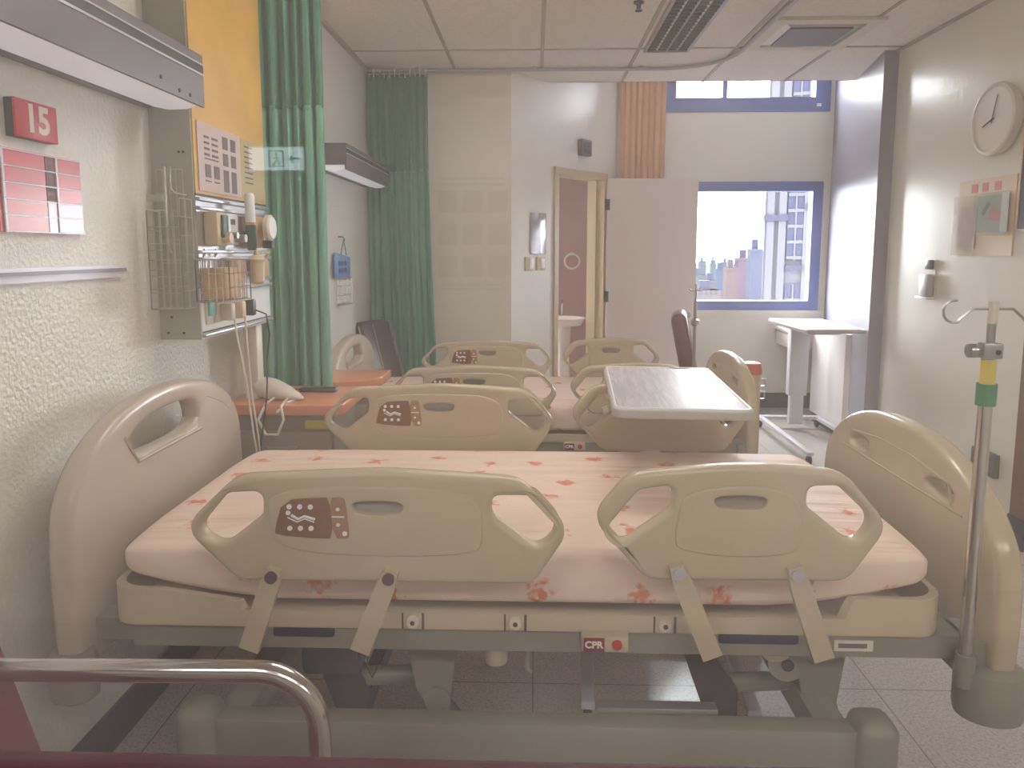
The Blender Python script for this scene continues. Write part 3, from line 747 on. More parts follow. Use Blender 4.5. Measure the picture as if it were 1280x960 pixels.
# ------------------------------------------------------------------ drip stands
t = thing('drip_stand', 'bright steel drip pole standing at the foot corner of the near bed', 'drip stand', (1.042, 1.665, .52))
mb('chrome').tube([(0, 0, -.0), (0, 0, .72)], .0155, 16).build('pole', t)
b = mb('steel').tube([(0, 0, .70), (0, 0, .885)], .0095, 12); b.use(M['offwhite']).tube([(0, 0, .845), (0, 0, .895)], .0115, 12); b.build('inner_tube', t)
for sg in (-1, 1):
    pts = [(0, 0, .878), (sg*.045, 0, .878)] + [(sg*(.045+.025*i/3), 0, .878-.022*i/3) for i in (1, 2, 3)] + [(sg*(.085+.026*math.cos(a)), 0, .872+.026*math.sin(a)) for a in [(-110+ (30*i))*PI/180 for i in range(0, 8)]]
    mb('steel').tube(pts, .0032, 8).build('hook', t)
b = mb('steel').rbox(-.022, .022, -.016, .016, .765, .80, .003); b.cyl((-.022, 0, .782), (-.038, 0, .782), .005, 10).cyl((-.032, 0, .782), (-.048, 0, .782), .016, 14).use(M['slot']).cyl((.010, -.0155, .78), (.010, -.018, .78), .006, 10); b.build('clamp', t)
mb('tape').cyl((0, 0, .705), (0, 0, .762), .0162, 16).build('yellow_tape', t)
mb('green').cyl((0, 0, .655), (0, 0, .706), .0215, 16).build('green_collar', t)
b = mb('frame_grey').cyl((0, 0, -.035), (0, 0, .045), .022, 16); b.build('pole_socket', t)

t = thing('drip_stand', 'thin drip pole standing in front of the outside window', 'drip stand', (1.135, 5.10, 0))
mb('steel').tube([(0, 0, .1), (0, 0, 1.18)], .011, 10).build('pole', t)
mb('steel').tube([(0, 0, 1.15), (0, 0, 1.30)], .007, 8).build('inner_tube', t)
mb('steel').tube([(-.045, 0, 1.265), (-.035, 0, 1.25), (0, 0, 1.25), (.035, 0, 1.25), (.045, 0, 1.265)], .005, 8).build('hook', t)
mb('chrome').lathe([(.016, 1.0), (.03, 1.01), (.03, 1.04), (.016, 1.05)], 12).build('clamp', t)
b = mb('steel')
for k in range(5): a = 2*PI*k/5; b.tube([(0, 0, .11), (.25*math.cos(a), .25*math.sin(a), .075)], .012, 8)
b.build('foot_star', t)
for k in range(5): a = 2*PI*k/5; mb('black').lathe([(.025, -.012), (.032, 0), (.025, .012)], 12, Matrix.Translation((.24*math.cos(a), .24*math.sin(a), .033)) @ Matrix.Rotation(PI/2, 4, 'Y')).build('caster', t)

# ------------------------------------------------------------------ bedside cabinets
def bedside(label, loc, w, d, z, rc):
    t = thing('bedside_cabinet', label, 'cabinet', loc, group='bedside cabinets')
    hx = w; P = [(0, d), (0, 0)]
    P += [(hx-rc + rc*math.sin(a), rc - rc*math.cos(a)) for a in [PI/2*i/8 for i in range(9)]] + [(hx, d)]
    top = mb('orange').mesh(plate([P], .045, .006, 0), Matrix.Translation((0, 0, z-.0225))).build('top', t)
    mb('cab_body').box(.015, hx-.05, .05, d-.01, .06, z-.045).build('body', t, smooth=False)
    dr = mb('cab_front').rbox(.03, hx-.06, .034, .05, z-.25, z-.12, .005).build('drawer', t); mb('alum').rbox(hx*.35, hx*.6, .018, .034, z-.19, z-.18, .003).build('handle', dr)
    dr = mb('cab_front').rbox(.03, hx-.06, .034, .05, .09, z-.27, .005).build('door', t); mb('alum').rbox(hx*.7, hx*.72, .018, .034, .3, .42, .003).build('handle', dr)
    for x in (.05, hx-.09):
        for y in (.09, d-.06): mb('black').lathe([(.025, 0), (.03, .02), (.02, .06)], 10, Matrix.Translation((x, y, 0))).build('foot', t)
    return t
c1 = bedside('orange topped bedside cabinet behind the head of the near bed, pale handset on top', (-1.285, 2.87, 0), .50, .42, .90, .05)
mb('sticker').box(.33, .44, .045, .0495, .79, .825).build('yellow_sticker', c1, smooth=False)
c2 = bedside('orange topped bedside cabinet with round corner beside the second bed head', (-1.285, 3.395, 0), .525, .36, .90, .20)

# telephone and remote on the near cabinet
t = thing('bed_handset', 'pale grey handset with looped cable on the near orange cabinet', 'handset', (-1.085, 2.985, .90))
b = mb('offwhite'); T = Matrix.Translation((0, 0, .035)) @ Matrix.Rotation(-.30, 4, 'Z') @ Matrix.Rotation(.2, 4, 'Y')
bm = bmesh.new(); bmesh.ops.create_uvsphere(bm, u_segments=20, v_segments=12, radius=1)
for v in bm.verts: v.co = Vector((v.co.x*.125, v.co.y*.05*(1.1-.5*v.co.x), v.co.z*.036*(1.1-.6*v.co.x)))
b.bm(bm, T); b.build('shell', t)
mb('white').tube([(.10, -.025, .012), (.06, -.05, -.0), (.04, -.09, -.02), (.045, -.15, -.02)], .006, 8).build('cradle_arm', t)
mb('offwhite').tube([(.0, -.03, .02), (-.02, -.10, .0), (-.03, -.165, -.05), (0, -.17, -.11), (.05, -.17, -.11), (.075, -.168, -.05), (.06, -.15, .0), (.05, -.05, .01)], .006, 8).build('cable_loop', t)
t = thing('remote_control', 'black remote control lying on the near orange cabinet under the curtain', 'remote control', (-.95, 3.15, .90))
mb('black').rbox(-.10, .07, -.022, .022, .0, .022, .009).build('case', t)
mb('black').tube([(-.10, 0, .012), (-.16, -.01, .01), (-.2, -.02, .01)], .004, 6).build('lead', t)

# ------------------------------------------------------------------ curtains
def curtain(name, label, x0, x1, y, zt, zb, znet, folds, amp, mat_lo, mat_hi, seed, cat='curtain', spread=0.0, hooks=0, taper=None, group=None):
    t = thing(name, label, cat, ((x0+x1)/2, y, 0), group=group)
    rnd = random.Random(seed); ph = [rnd.uniform(0, 2*PI) for _ in range(6)]
    cx = (x0+x1)/2
    def P(u, z, q=0):
        f = (zt-z)/(zt-zb)
        a = amp*(.55+.6*f)
        w = folds*2*PI*u
        yy = a*math.sin(w + .7*math.sin(2.3*u*PI+ph[0]) + .5*f*math.sin(5*u+ph[1])) + .3*a*math.sin(2.1*w+ph[2]+1.5*f)
        xl = x0 + (taper[0] if taper else 0)*f**2; xr = x1 + (taper[1] if taper else 0)*f**2
        xx = xl + (xr-xl)*u + .25*a*math.sin(2*w+ph[3]) + .012*f*math.sin(3*f+w*.5+ph[4])
        return Vector((xx-cx, yy, z))
    def part(nm, za, zb_, m, nv):
        b = mb(m); b.grid(lambda u, v: P(u, za+(zb_-za)*v), folds*12, nv)
        o = b.build(nm, t, ang=180); md = o.modifiers.new('thick', 'SOLIDIFY'); md.thickness = .0025; return o
    if znet: part('netting', zt, znet, mat_hi, 10); part('drape', znet, zb, mat_lo, 26); mb(mat_lo).grid(lambda u, v: P(u, znet+.012-.024*v)+Vector((0, -.003, 0)), folds*12, 1).build('seam_band', t, ang=180)
    else: part('drape', zt, zb, mat_lo, 30)
    for k in range(hooks):
        u = (k+.5)/hooks; p = P(u, zt)
        mb('white').tube([p+Vector((0, -.004, -.02)), p+Vector((0, -.01, .01)), p+Vector((0, -.006, .03)), p+Vector((0, 0, .045))], .004, 6).build('hook', t)
    return t
curtain('privacy_curtain', 'large green privacy curtain gathered beside the equipment panel', -1.285, -.96, 3.345, 2.86, .10, 2.17, 6, .030, 'curtain', 'curtain_net', 3, hooks=8, group='green privacy curtains')
curtain('privacy_curtain', 'green privacy curtain gathered in the far corner by the bathroom wall', -1.285, -.815, 5.66, 2.86, .35, 2.135, 8, .035, 'curtain', 'curtain_net', 5, hooks=12, taper=(.0, .05), group='green privacy curtains')
curtain('window_curtain', 'salmon pink curtain hanging behind the open door', .80, 1.22, 6.945, 3.4, .4, None, 7, .016, 'salmon', 'salmon', 9)
t = thing('curtain_track', 'thin curved curtain track along the ceiling', 'curtain track', (0, 0, CEI))
pts = [(XL+.01, 5.66, -.02), (.95, 5.66, -.02)] + [(.95+.47*math.sin(a), 5.66-.47*(1-math.cos(a)), -.02) for a in [PI/2*i/8 for i in range(1, 9)]] + [(1.42, 3.0, -.02), (1.42, .5, -.02)]
mb('alum').tube(pts, .014, 8).build('rail', t)
b = mb('alum')
for x, y in ((-.9, 5.66), (0, 5.66), (.8, 5.66), (1.42, 4.9), (1.42, 3.5), (1.42, 2)): b.box(x-.012, x+.012, y-.012, y+.012, -.014, 0)
b.build('bracket', t, smooth=False)
t = thing('curtain_track', 'short straight curtain track carrying the near green curtain', 'curtain track', (0, 0, CEI))
mb('alum').tube([(XL+.01, 3.34, -.02), (1.40, 3.34, -.02)], .014, 8).build('rail', t)
b = mb('alum')
for x in (-.9, .1, 1.0): b.box(x-.012, x+.012, 3.328, 3.352, -.014, 0)
b.build('bracket', t, smooth=False)

# ------------------------------------------------------------------ lamps over the beds
def bed_lamp(label, y0, y1, x1, z0, z1, group='wall lamps over the beds'):
    t = thing('wall_lamp', label, 'lamp', (XL, (y0+y1)/2, z0), group=group)
    h = (y1-y0)/2; d = x1-XL; H = z1-z0
    b = mb('lampgrey').prism([(0, H), (d, H), (d, 0), (d-.010, 0), (d-.014, .03), (.03, .03), (.025, 0), (0, 0)], -h, h, 'y')
    # prism axis y maps (a,b)->(a,h,b)
    o = b.build('housing', t, ang=20)
    mb('alum').box(d-.001, d+.003, -h, h, H*.60, H*.64).box(d-.001, d+.003, -h, h, H*.80, H*.83).build('trim_strip', o, smooth=False)
    mb('slot').box(d-.001, d+.001, -h, h, H*.64, H*.80).build('air_slot', o, smooth=False)
    mb('diffuser').prism([(.027, .028), (d-.016, .028), (d-.014, .008), (d-.05, -.006), (.09, -.008), (.04, .002), (.027, .012)], -h+.012, h-.012, 'y').build('diffuser', t, ang=50)
    b = mb('slot')
    for y, z in ((h-.28, .035), (h-.1, .02), (h-.17, .02)): b.cyl((d, y, z), (d+.003, y, z), .006, 8)
    b.build('screw', o)
    return t
bed_lamp('long grey wall lamp above room number sign fifteen', 1.0, 2.43, -1.095, 2.0, 2.165)
bed_lamp('far grey wall lamp between the two green curtains', 4.35, 5.58, -1.12, 2.01, 2.165)

# ------------------------------------------------------------------ equipment panel on the left wall
PX, PY0, PY1 = -1.157, 2.45, 3.10
t = thing('equipment_panel', 'tall grey and yellow bed head equipment panel left of the near green curtain', 'medical panel', (XL, PY0, 0))
def L(x, y, z): return Vector((x-XL, y-PY0, z))
b = mb('panelgrey').box(0.002, PX-XL, 0, PY1-PY0, 1.222, 2.88); b.use(M['slot'])
for x, z in ((.045, 1.30), (.085, 1.245), (.03, 1.245), (.10, 1.86), (.115, 1.86)): b.cyl((x, 0, z), (x, -.003, z), .0045, 8)
cs = b.build('casing', t, ang=30)
fx = PX-XL
mb('yellow').box(fx, fx+.004, .008, PY1-PY0, 1.72, 2.88).build('yellow_front', t, smooth=False)
mb('white').box(fx, fx+.006, .004, PY1-PY0, 1.222, 1.40).build('socket_strip', t, smooth=False)
mb('alum').box(fx, fx+.003, .004, PY1-PY0, 1.40, 1.72).build('backplate', t, smooth=False)
for z in (1.705, 1.675, 1.525, 1.50, 1.415, 1.385, 1.235):
    b = mb('alum').rbox(fx+.002, fx+.02, .0, PY1-PY0, z-.006, z+.006, .003); b.build('mounting_rail', t)
b = mb('slot').box(fx+.002, fx+.006, .004, PY1-PY0, 1.716, 1.724).box(fx+.004, fx+.007, .004, PY1-PY0, 1.243, 1.249); b.build('shadow_groove', t, smooth=False)
SK = []
for y in (.06, .14, .22, .30, .38): SK.append(mb('offwhite').rbox(fx+.005, fx+.012, y-.03, y+.03, 1.27, 1.35, .004).build('socket', t))
mb('teal').rbox(fx+.006, fx+.02, .035, .085, 1.30, 1.36, .004).build('teal_socket_cover', t)

t = thing('notice_sheet', 'printed notice with picture table on the yellow panel', 'notice', (PX+.006, 2.74, 1.735))
mb('paper_pink').box(0, .002, -.26, .10, 0, .235).use(M['paper_olive']).box(0, .002, .10, .34, 0, .23).build('sheet', t, smooth=False)
b = mb('ink')
for k in range(4): b.box(.002, .003, -.21, -.17, .185-.02*k, .193-.02*k).box(.002, .003, -.15, -.10, .185-.02*k, .193-.02*k)
b.box(.002, .003, -.21, -.10, .112, .117)
for y in (-.21, -.14): b.box(.002, .003, y, y+.045, .05, .095).box(.002, .003, y, y+.045, .035, .04)
for z in (.165, .105, .045, -.0):
    for y in (-.06, .01): b.box(.002, .003, y, y+.045, max(z, .01), z+.045)
for k in range(8): b.box(.002, .003, .14, .22, .20-.02*k, .206-.02*k)
b.build('print', t, smooth=False)

def wires(b, x0, x1, z0, z1, y, nx, nz, r=.0018):
    for i in range(nx+1): x = x0+(x1-x0)*i/nx; b.tube([(x, y, z0), (x, y, z1)], r, 5)
    for i in range(nz+1): z = z0+(z1-z0)*i/nz; b.tube([(x0, y, z), (x1, y, z)], r, 5)
def wires_x(b, y0, y1, z0, z1, x, ny, nz, r=.0018):
    for i in range(ny+1): y = y0+(y1-y0)*i/ny; b.tube([(x, y, z0), (x, y, z1)], r, 5)
    for i in range(nz+1): z = z0+(z1-z0)*i/nz; b.tube([(x, y0, z), (x, y1, z)], r, 5)
t = thing('wire_rack', 'tall silver wire rack hanging beside the grey equipment panel', 'wire rack', (0, 0, 0))
b = mb('mesh_grey'); wires(b, -1.275, -1.185, 1.33, 1.80, 2.435, 4, 6); b.build('back_grid', t)
b = mb('mesh_grey'); wires(b, -1.27, -1.16, 1.335, 1.66, 2.35, 5, 6); wires_x(b, 2.35, 2.435, 1.335, 1.66, -1.27, 2, 5); wires_x(b, 2.35, 2.435, 1.335, 1.70, -1.16, 2, 6)
for i in range(6): y = 2.35+.085*i/5; b.tube([(-1.27, y, 1.335), (-1.16, y, 1.335)], .0018, 5)
b.build('basket', t)
mb('chrome').tube([(-1.195, 2.34, 1.80), (-1.195, 2.34, 1.55), (-1.19, 2.35, 1.52)], .0045, 8).build('hanger_rod', t)
mb('chrome').tube([(-1.18, 2.345, 1.80), (-1.18, 2.345, 1.73), (-1.165, 2.345, 1.715), (-1.13, 2.345, 1.71)], .0035, 8).build('hanger_rod', t)
mb('panelgrey').box(-1.265, -1.21, 2.345, 2.349, 1.69, 1.71).build('name_tab', t, smooth=False)
t = thing('wire_basket', 'bright silver wire basket hooked on the equipment panel rail', 'wire basket', (0, 0, 0))
b = mb('chrome'); wires(b, -1.15, -1.035, 1.355, 1.50, 2.42, 5, 3, .0022); wires(b, -1.15, -1.035, 1.355, 1.50, 2.60, 5, 3, .0022); wires_x(b, 2.42, 2.60, 1.355, 1.50, -1.035, 5, 3, .0022); wires_x(b, 2.42, 2.60, 1.355, 1.50, -1.15, 5, 3, .0022)
for i in range(6): y = 2.42+.18*i/5; b.tube([(-1.15, y, 1.355), (-1.035, y, 1.355)], .0022, 5)
b.build('basket', t)
b = mb('chrome').tube([(-1.15, 2.42, 1.355), (-1.035, 2.42, 1.355), (-1.035, 2.60, 1.355), (-1.15, 2.60, 1.355)], .004, 6, closed=True); b.tube([(-1.15, 2.42, 1.50), (-1.035, 2.42, 1.50), (-1.035, 2.60, 1.50), (-1.15, 2.60, 1.50)], .004, 6, closed=True); b.build('rim', t)
b = mb('chrome').tube([(-1.145, 2.47, 1.50), (-1.14, 2.47, 1.535), (-1.137, 2.47, 1.512)], .003, 6).tube([(-1.145, 2.56, 1.50), (-1.14, 2.56, 1.535), (-1.137, 2.56, 1.512)], .003, 6); b.build('hook', t)
# gas outlets, flow meter, gauge, bottle, cartons on the panel
t = thing('gas_outlet', 'tan gas outlet block at the left of the panel', 'gas outlet', (PX+.004, 2.545, 1.605))
mb('tan').rbox(0, .05, -.045, .045, -.06, .06, .008).build('block', t)
mb('dkgreen').rbox(.05, .06, -.02, .03, -.03, .05, .004).build('cover', t); mb('tan').cyl((.05, .01, -.03), (.075, .01, -.03), .018, 14).build('nozzle', t)
t = thing('gas_outlet', 'white labelled gas outlet behind the flow meter tube', 'gas outlet', (PX+.004, 2.68, 1.605))
mb('white').rbox(0, .03, -.05, .05, -.055, .06, .006).build('block', t)
mb('ink').box(.03, .031, -.02, .02, .02, .04).build('printed_label', t, smooth=False)
b = mb('steel').cyl((.03, -.03, -.02), (.06, -.03, -.02), .012, 12).cyl((.03, .02, -.03), (.07, .02, -.03), .015, 12); b.build('nozzle', t)
t = thing('flow_meter', 'white tube flow meter with dark green base on the panel', 'flow meter', (PX+.075, 2.745, 1.53))
mb('white').lathe([(.016, .10), (.018, .105), (.018, .205), (.012, .215)], 16).build('tube', t)
mb('dkgreen').lathe([(.012, .0), (.02, .01), (.022, .08), (.018, .10)], 16).build('body', t); mb('carton').cyl((0, 0, .096), (0, 0, .106), .0192, 16).build('collar', t)
mb('dkgreen').cyl((-.07, 0, .06), (0, 0, .06), .012, 12).build('stem', t)
t = thing('suction_regulator', 'tan suction regulator with round white dial near the curtain', 'regulator', (PX+.006, 2.885, 1.60))
mb('carton').rbox(0, .05, -.065, .05, -.06, .065, .008).build('body', t)
mb('offwhite').lathe([(.05, 0), (.052, .018), (.046, .022)], 24, Matrix.Translation((.072, .02, .02)) @ Matrix.Rotation(PI/2, 4, 'Y') @ Matrix.Rotation(0, 4, 'X')).build('dial_case', t)
mb('white').lathe([(.042, 0), (.042, .003)], 24, Matrix.Translation((.094, .02, .02)) @ Matrix.Rotation(PI/2, 4, 'Y')).build('dial_face', t)
mb('black').cyl((.05, .035, -.045), (.09, .035, -.045), .017, 14).build('knob', t)
t = thing('suction_bottle', 'tan suction bottle hanging on the lower panel rail', 'bottle', (PX+.07, 2.80, 1.40))
mb('tan').lathe([(.02, 0), (.028, .008), (.031, .075), (.03, .085)], 18).build('jar', t)
mb('tan').lathe([(.034, .085), (.036, .095), (.03, .105), (.01, .112), (.006, .14)], 18).build('lid', t)
mb('tan').tube([(0, 0, .112), (.02, .02, .125), (.03, .05, .12), (.01, .07, .10)], .006, 8).build('tube', t)
mb('alum').box(-.065, -.02, -.02, .02, .085, .10).build('bracket', t, smooth=False)
t = tag(mb('carton').rbox(PX+.004, PX+.05, 2.66, 2.75, 1.425, 1.495, .004).build('paper_carton'), 'tan carton standing on the middle rail of the panel', 'box')
t = tag(mb('carton').rbox(PX+.006, PX+.06, 2.86, 2.965, 1.425, 1.488, .006).build('paper_carton'), 'tan carton on the panel right of the suction bottle', 'box')
t = tag(mb('carton').rbox(-1.14, -1.06, 2.445, 2.58, 1.362, 1.47, .004).build('paper_carton'), 'tan carton sitting inside the bright wire basket', 'box')
def plug(label, y, m, path, cab, x=PX+.012):
    t = thing('power_plug', label, 'plug', (x, y, 1.31), group='plugs in the panel sockets')
    mb(m).rbox(0, .045, -.018, .018, -.035, .03, .008).build('plug_body', t)
    mb(cab).tube([Vector(p)-Vector((x, y, 1.31)) for p in path], .0035, 6).build('cord', t)
plug('pale plug with thin cord in the left socket', 2.60, 'offwhite', [(-1.10, 2.60, 1.28), (-1.09, 2.60, 1.2), (-1.075, 2.62, 1.05), (-1.07, 2.66, .82), (-1.07, 2.76, .5), (-1.08, 2.80, .15)], 'offwhite')
plug('grey plug with straight pale cord in the middle socket', 2.70, 'tan', [(-1.10, 2.70, 1.28), (-1.098, 2.70, 1.2), (-1.09, 2.70, 1.0), (-1.085, 2.74, .8), (-1.085, 2.78, .5), (-1.09, 2.82, .15)], 'offwhite')
plug('black plug with black cord in the right socket', 2.80, 'black', [(-1.11, 2.80, 1.30), (-1.06, 2.81, 1.28), (-1.05, 2.81, 1.2), (-1.06, 2.80, 1.1), (-1.06, 2.78, .95), (-1.09, 2.77, .75), (-1.10, 2.78, .15)], 'black')
t = tag(mb('offwhite').rbox(-1.225, -1.165, 2.97, 3.04, .90, 1.22, .01).build('cable_duct'), 'white cable duct between the equipment panel and the near orange cabinet', 'cable duct')

# ------------------------------------------------------------------ left wall signs
t = thing('room_number_sign', 'red plaque with white number 15 on the left wall', 'sign', (XL, 1.853, 1.857))
mb('sign_dark').rbox(0, .022, -.078, .078, -.047, .047, .003).build('backing', t)
mb('sign_red').rbox(.022, .03, -.078, .078, -.047, .047, .002).build('face', t)
mb('paper').mesh(text_mesh('15', .094, .001), TX((.0305, 0, 0))).build('number', t, smooth=False)
t = thing('card_rack', 'red and white slotted name card rack below the number plaque', 'card rack', (XL, 1.89, 1.575))
b = mb('card_red').box(.0, .012, -.17, .152, 0, .205); b.build('rack', t, smooth=False)
for r in range(5):
    for c, (y0, y1) in enumerate(((-.155, .0), (.045, .148))):
        z = .004+.04*r
        m = 'card_white' if (c == 1 and r < 2) else 'card_red'
        mb(m).box(.013, .0145, y0, y1, z, z+.037).build('name_card', t, smooth=False)
        mb('card_white').box(.013, .017, y0-.004, y0+.004, z, z+.036).build('card_tab', t, smooth=False)
b = mb('cpr').box(.012, .014, .004, .038, .085, .20); b.use(M['ink'])
for k in range(6): b.box(.014, .0145, .012, .03, .09+.018*k, .10+.018*k)
b.build('index_strip', t, smooth=False)
mb('card_white').box(.012, .0142, .004, .038, .002, .083).build('index_strip_lower', t, smooth=False)
b = mb('card_white')
for r in range(6): b.box(.0145, .017, -.16, .152, .04*r+.0, .04*r+.003)
b.build('slot_lip', t, smooth=False)
t = thing('wall_rail', 'slim aluminium wall rail below the card rack', 'rail', (XL, 1.5, 1.47))
mb('card_white').box(.0, .014, -.9, .73, -.022, -.002).box(0, .02, -.9, .73, .0, .016).build('rail', t, smooth=False); mb('lampgrey').box(.02, .022, -.9, .73, -.004, .006).build('groove', t, smooth=False)
# blue card on hook plus little basket beyond the curtain
t = thing('hanging_card', 'blue card on a hook beyond the near green curtain', 'card', (XL, 4.78, 1.40))
mb('steel').tube([(.0, 0, .22), (.03, 0, .22), (.04, .01, .20), (.03, .01, .18)], .006, 8).build('hook', t)
b = mb('ink').tube([(.035, .0, .20), (.03, -.06, .10)], .003, 6).tube([(.035, .0, .20), (.03, .08, .10)], .003, 6); b.build('string', t)
mb('blue').rbox(.02, .03, -.20, .18, -.06, .10, .003, 2, Matrix.Rotation(-.08, 4, 'X')).build('card', t)
b = mb('blue_dk')
for z in (.045, .0):
    for y in (-.12, -.05, .02): b.box(.03, .032, y, y+.05, z-.015, z+.015)
b.build('print', t, smooth=False)
t = thing('wire_holder', 'small wire holder below the blue hanging card', 'wire holder', (XL, 4.72, 1.18))
b = mb('mesh_grey')
for z in (0, .06, .12, .17): b.tube([(.05+.045*math.cos(a*PI/8), .09*math.sin(a*PI/8), z) for a in range(16)], .003, 5, closed=True)
for k in range(8): a = k*PI/4; b.tube([(.05+.045*math.cos(a), .09*math.sin(a), 0), (.05+.045*math.cos(a), .09*math.sin(a), .17)], .002, 5)
b.build('basket', t)
mb('steel').lathe([(.045, -.004), (.045, .002)], 16, Matrix.Translation((.05, 0, 0)) @ Matrix.Diagonal((1, 2, 1, 1))).build('base_ring', t)

# ------------------------------------------------------------------ right wall
t = thing('wall_clock', 'round pale wall clock on the right wall', 'clock', (XR, 4.09, 2.235)); TCk = basis((0, 0, 0), (0, -1, 0), (0, 0, 1), (-1, 0, 0))
mb('clockring').lathe([(.165, 0), (.185, .01), (.195, .035), (.19, .055), (.175, .06), (.168, .052)], 40, TCk).build('case', t)
mb('clockface').lathe([(.17, .045), (.17, .05)], 40, TCk).build('face', t)
b = mb('ink')
for k in range(12):
    a = 2*PI*k/12; b.add([TCk @ Vector((math.cos(a)*r_-math.sin(a)*w_, math.sin(a)*r_+math.cos(a)*w_, .051)) for r_, w_ in ((.13, -.005), (.155, -.005), (.155, .005), (.13, .005))], [(0, 1, 2, 3)])
b.build('hour_mark', t, smooth=False)
for a, l, w_, nm in ((200, .085, .006, 'hour_hand'), (75, .13, .004, 'minute_hand')):
    a = math.radians(a); b = mb('slot'); b.tube([TCk @ Vector((-math.cos(a)*.02, -math.sin(a)*.02, .056)), TCk @ Vector((math.cos(a)*l, math.sin(a)*l, .056))], w_*.6, 6); b.build(nm, t)
t = thing('leaflet_board', 'beige board with clear pockets of leaflets below the clock', 'leaflet board', (XR, 4.2, 1.5))
TB = basis((0, 0, 0), (0, -1, 0), (0, 0, 1), (-1, 0, 0))
mb('board').box(-.22, .29, 0, .43, .001, .012, TB).build('board', t, smooth=False)
b = mb('pink')
for x in (-.10, .0, .11): b.box(x, x+.055, .355, .405, .012, .0135, TB)
b.build('heading', t, smooth=False)
mb('paper_pink').box(-.20, -.03, .04, .28, .014, .018, TB).build('leaflet', t, smooth=False)
b = mb('sage').box(-.01, .26, .13, .33, .022, .026, TB); b.use(M['pink']).prism([(.10, .20), (.20, .19), (.19, .25), (.12, .27)], .026, .0275, 'z', TB); b.use(M['dkgreen']).prism([(.03, .24), (.09, .30), (.10, .28), (.05, .22)], .026, .0275, 'z', TB); b.build('leaflet', t, smooth=False)
mb('white').box(.205, .262, .13, .34, .027, .029, TB).build('leaflet_edge', t, smooth=False)
b = mb('plastic_clear').box(-.23, -.02, 0, .34, .032, .034, TB).box(-.02, .27, .11, .345, .036, .038, TB); b.build('pocket', t, smooth=False)
t = thing('dark_board', 'dark framed board at the right edge below the clock', 'board', (XR, 3.872, 1.9))
mb('darkblue').box(.0, .5, -.26, .26, .003, .016, TB).build('panel', t, smooth=False)
mb('board').box(-.012, .0, -.27, .27, .001, .02, TB).box(-.012, .5, .26, .27, .001, .02, TB).box(-.012, .5, -.27, -.26, .001, .02, TB).build('frame', t, smooth=False)
t = thing('soap_dispenser', 'small clear and grey dispenser on the right wall left of the drip pole hooks', 'dispenser', (XR, 4.70, 1.22))
mb('offwhite').box(-.06, .08, 0, .25, .001, .01, TB).build('bracket', t, smooth=False)
mb('alum').rbox(-.02, .08, .02, .16, .01, .06, .01, 2, TB).build('bottle', t); mb('white').rbox(-.055, .085, -.0, .018, .01, .06, .004, 2, TB).build('shelf', t)
mb('lampgrey').rbox(.0, .06, .19, .25, .01, .04, .006, 2, TB).build('pump', t)
t = thing('wall_vent', 'dark grey louvred box low on the right wall', 'vent', (XR, 3.975, .36))
mb('grey_box').rbox(-.11, .10, -.065, .065, .0, .035, .006, 2, TB).build('box', t)
b = mb('slot')
for k in range(4): b.box(-.09, .08, -.045+.026*k, -.036+.026*k, .035, .0365, TB)
b.build('louvre', t, smooth=False)

# ------------------------------------------------------------------ window side furniture
t = thing('wall_cabinet', 'low white cabinet against the slanted wall near the window', 'cabinet', (2.50, 5.75, 0))
mb('whitecab').prism([(0, .06), (0, .74), (.135, .74), (.055, .02)], .09, .86).build('body', t, smooth=False)
mb('slot').prism([(.02, .09), (.02, .73), (.12, .73), (.07, .07)], 0, .09).build('plinth', t, smooth=False)
t = thing('desk_drawer', 'white drawer box fixed beyond the white cabinet under the window', 'drawer', (2.33, 6.50, .64))
mb('whitecab').box(.01, .36, .02, .48, 0, .15).build('carcass', t, smooth=False)
mb('whitecab').rbox(0, .012, .0, .49, .005, .125, .004).build('drawer_front', t)
mb('whitecab').box(-.02, .36, -.01, .49, .15, .17).build('desk_top', t, smooth=False)

# ------------------------------------------------------------------ chairs
def recliner(label, loc, rz, m, back_ang, group='companion chairs', arms=True):
    t = thing('recliner_chair', label, 'chair', loc, rz, group)
    # chair faces +x locally
    b = mb(m); T = Matrix.Translation((-.22, 0, .40)) @ Matrix.Rotation(-back_ang, 4, 'Y'); b.rbox(-.07, .07, -.25, .25, .0, .66, .055, 4, T); bk = b.build('backrest', t)
    b = mb('piping')
    for y in (-.245, .245): b.tube([T @ Vector(p) for p in ((.06, y*.98, .05), (.068, y*.98, .3), (.06, y*.98, .62))], .006, 6)
    b.tube([T @ Vector((.072, -.05, .05)), T @ Vector((.072, -.05, .62))], .006, 6); b.build('piping', bk)
    mb(m).rbox(-.22, .30, -.25, .25, .33, .45, .04, 4).build('seat', t)
    for y in (-.29, .29):
        if arms:
            mb(m).rbox(-.20, .28, y-.035, y+.035, .56, .62, .025, 3).build('armrest', t)
            mb('steel').tube([(-.18, y, .02), (-.18, y, .57), (.22, y, .57), (.26, y, .02)], .013, 8).build('side_frame', t)
        else:
            mb('steel').tube([(-.18, y, .02), (-.18, y, .36), (.22, y, .36), (.26, y, .02)], .013, 8).build('side_frame', t)
    b = mb('steel').tube([(-.18, -.29, .32), (-.18, .29, .32)], .012, 8).tube([(.22, -.29, .32), (.22, .29, .32)], .012, 8); b.build('cross_bar', t)
    for y in (-.29, .29):
        for x in (-.18, .26): mb('black').lathe([(.018, 0), (.02, .01), (.016, .03)], 10, Matrix.Translation((x, y, 0))).build('foot', t)
    return t
t = recliner('dark brown vinyl chair with tilted back between second bed head and far curtain', (-.93, 5.26, 0), -.38, 'vinyl', .30, arms=False); t.scale = (.85, .85, .97)
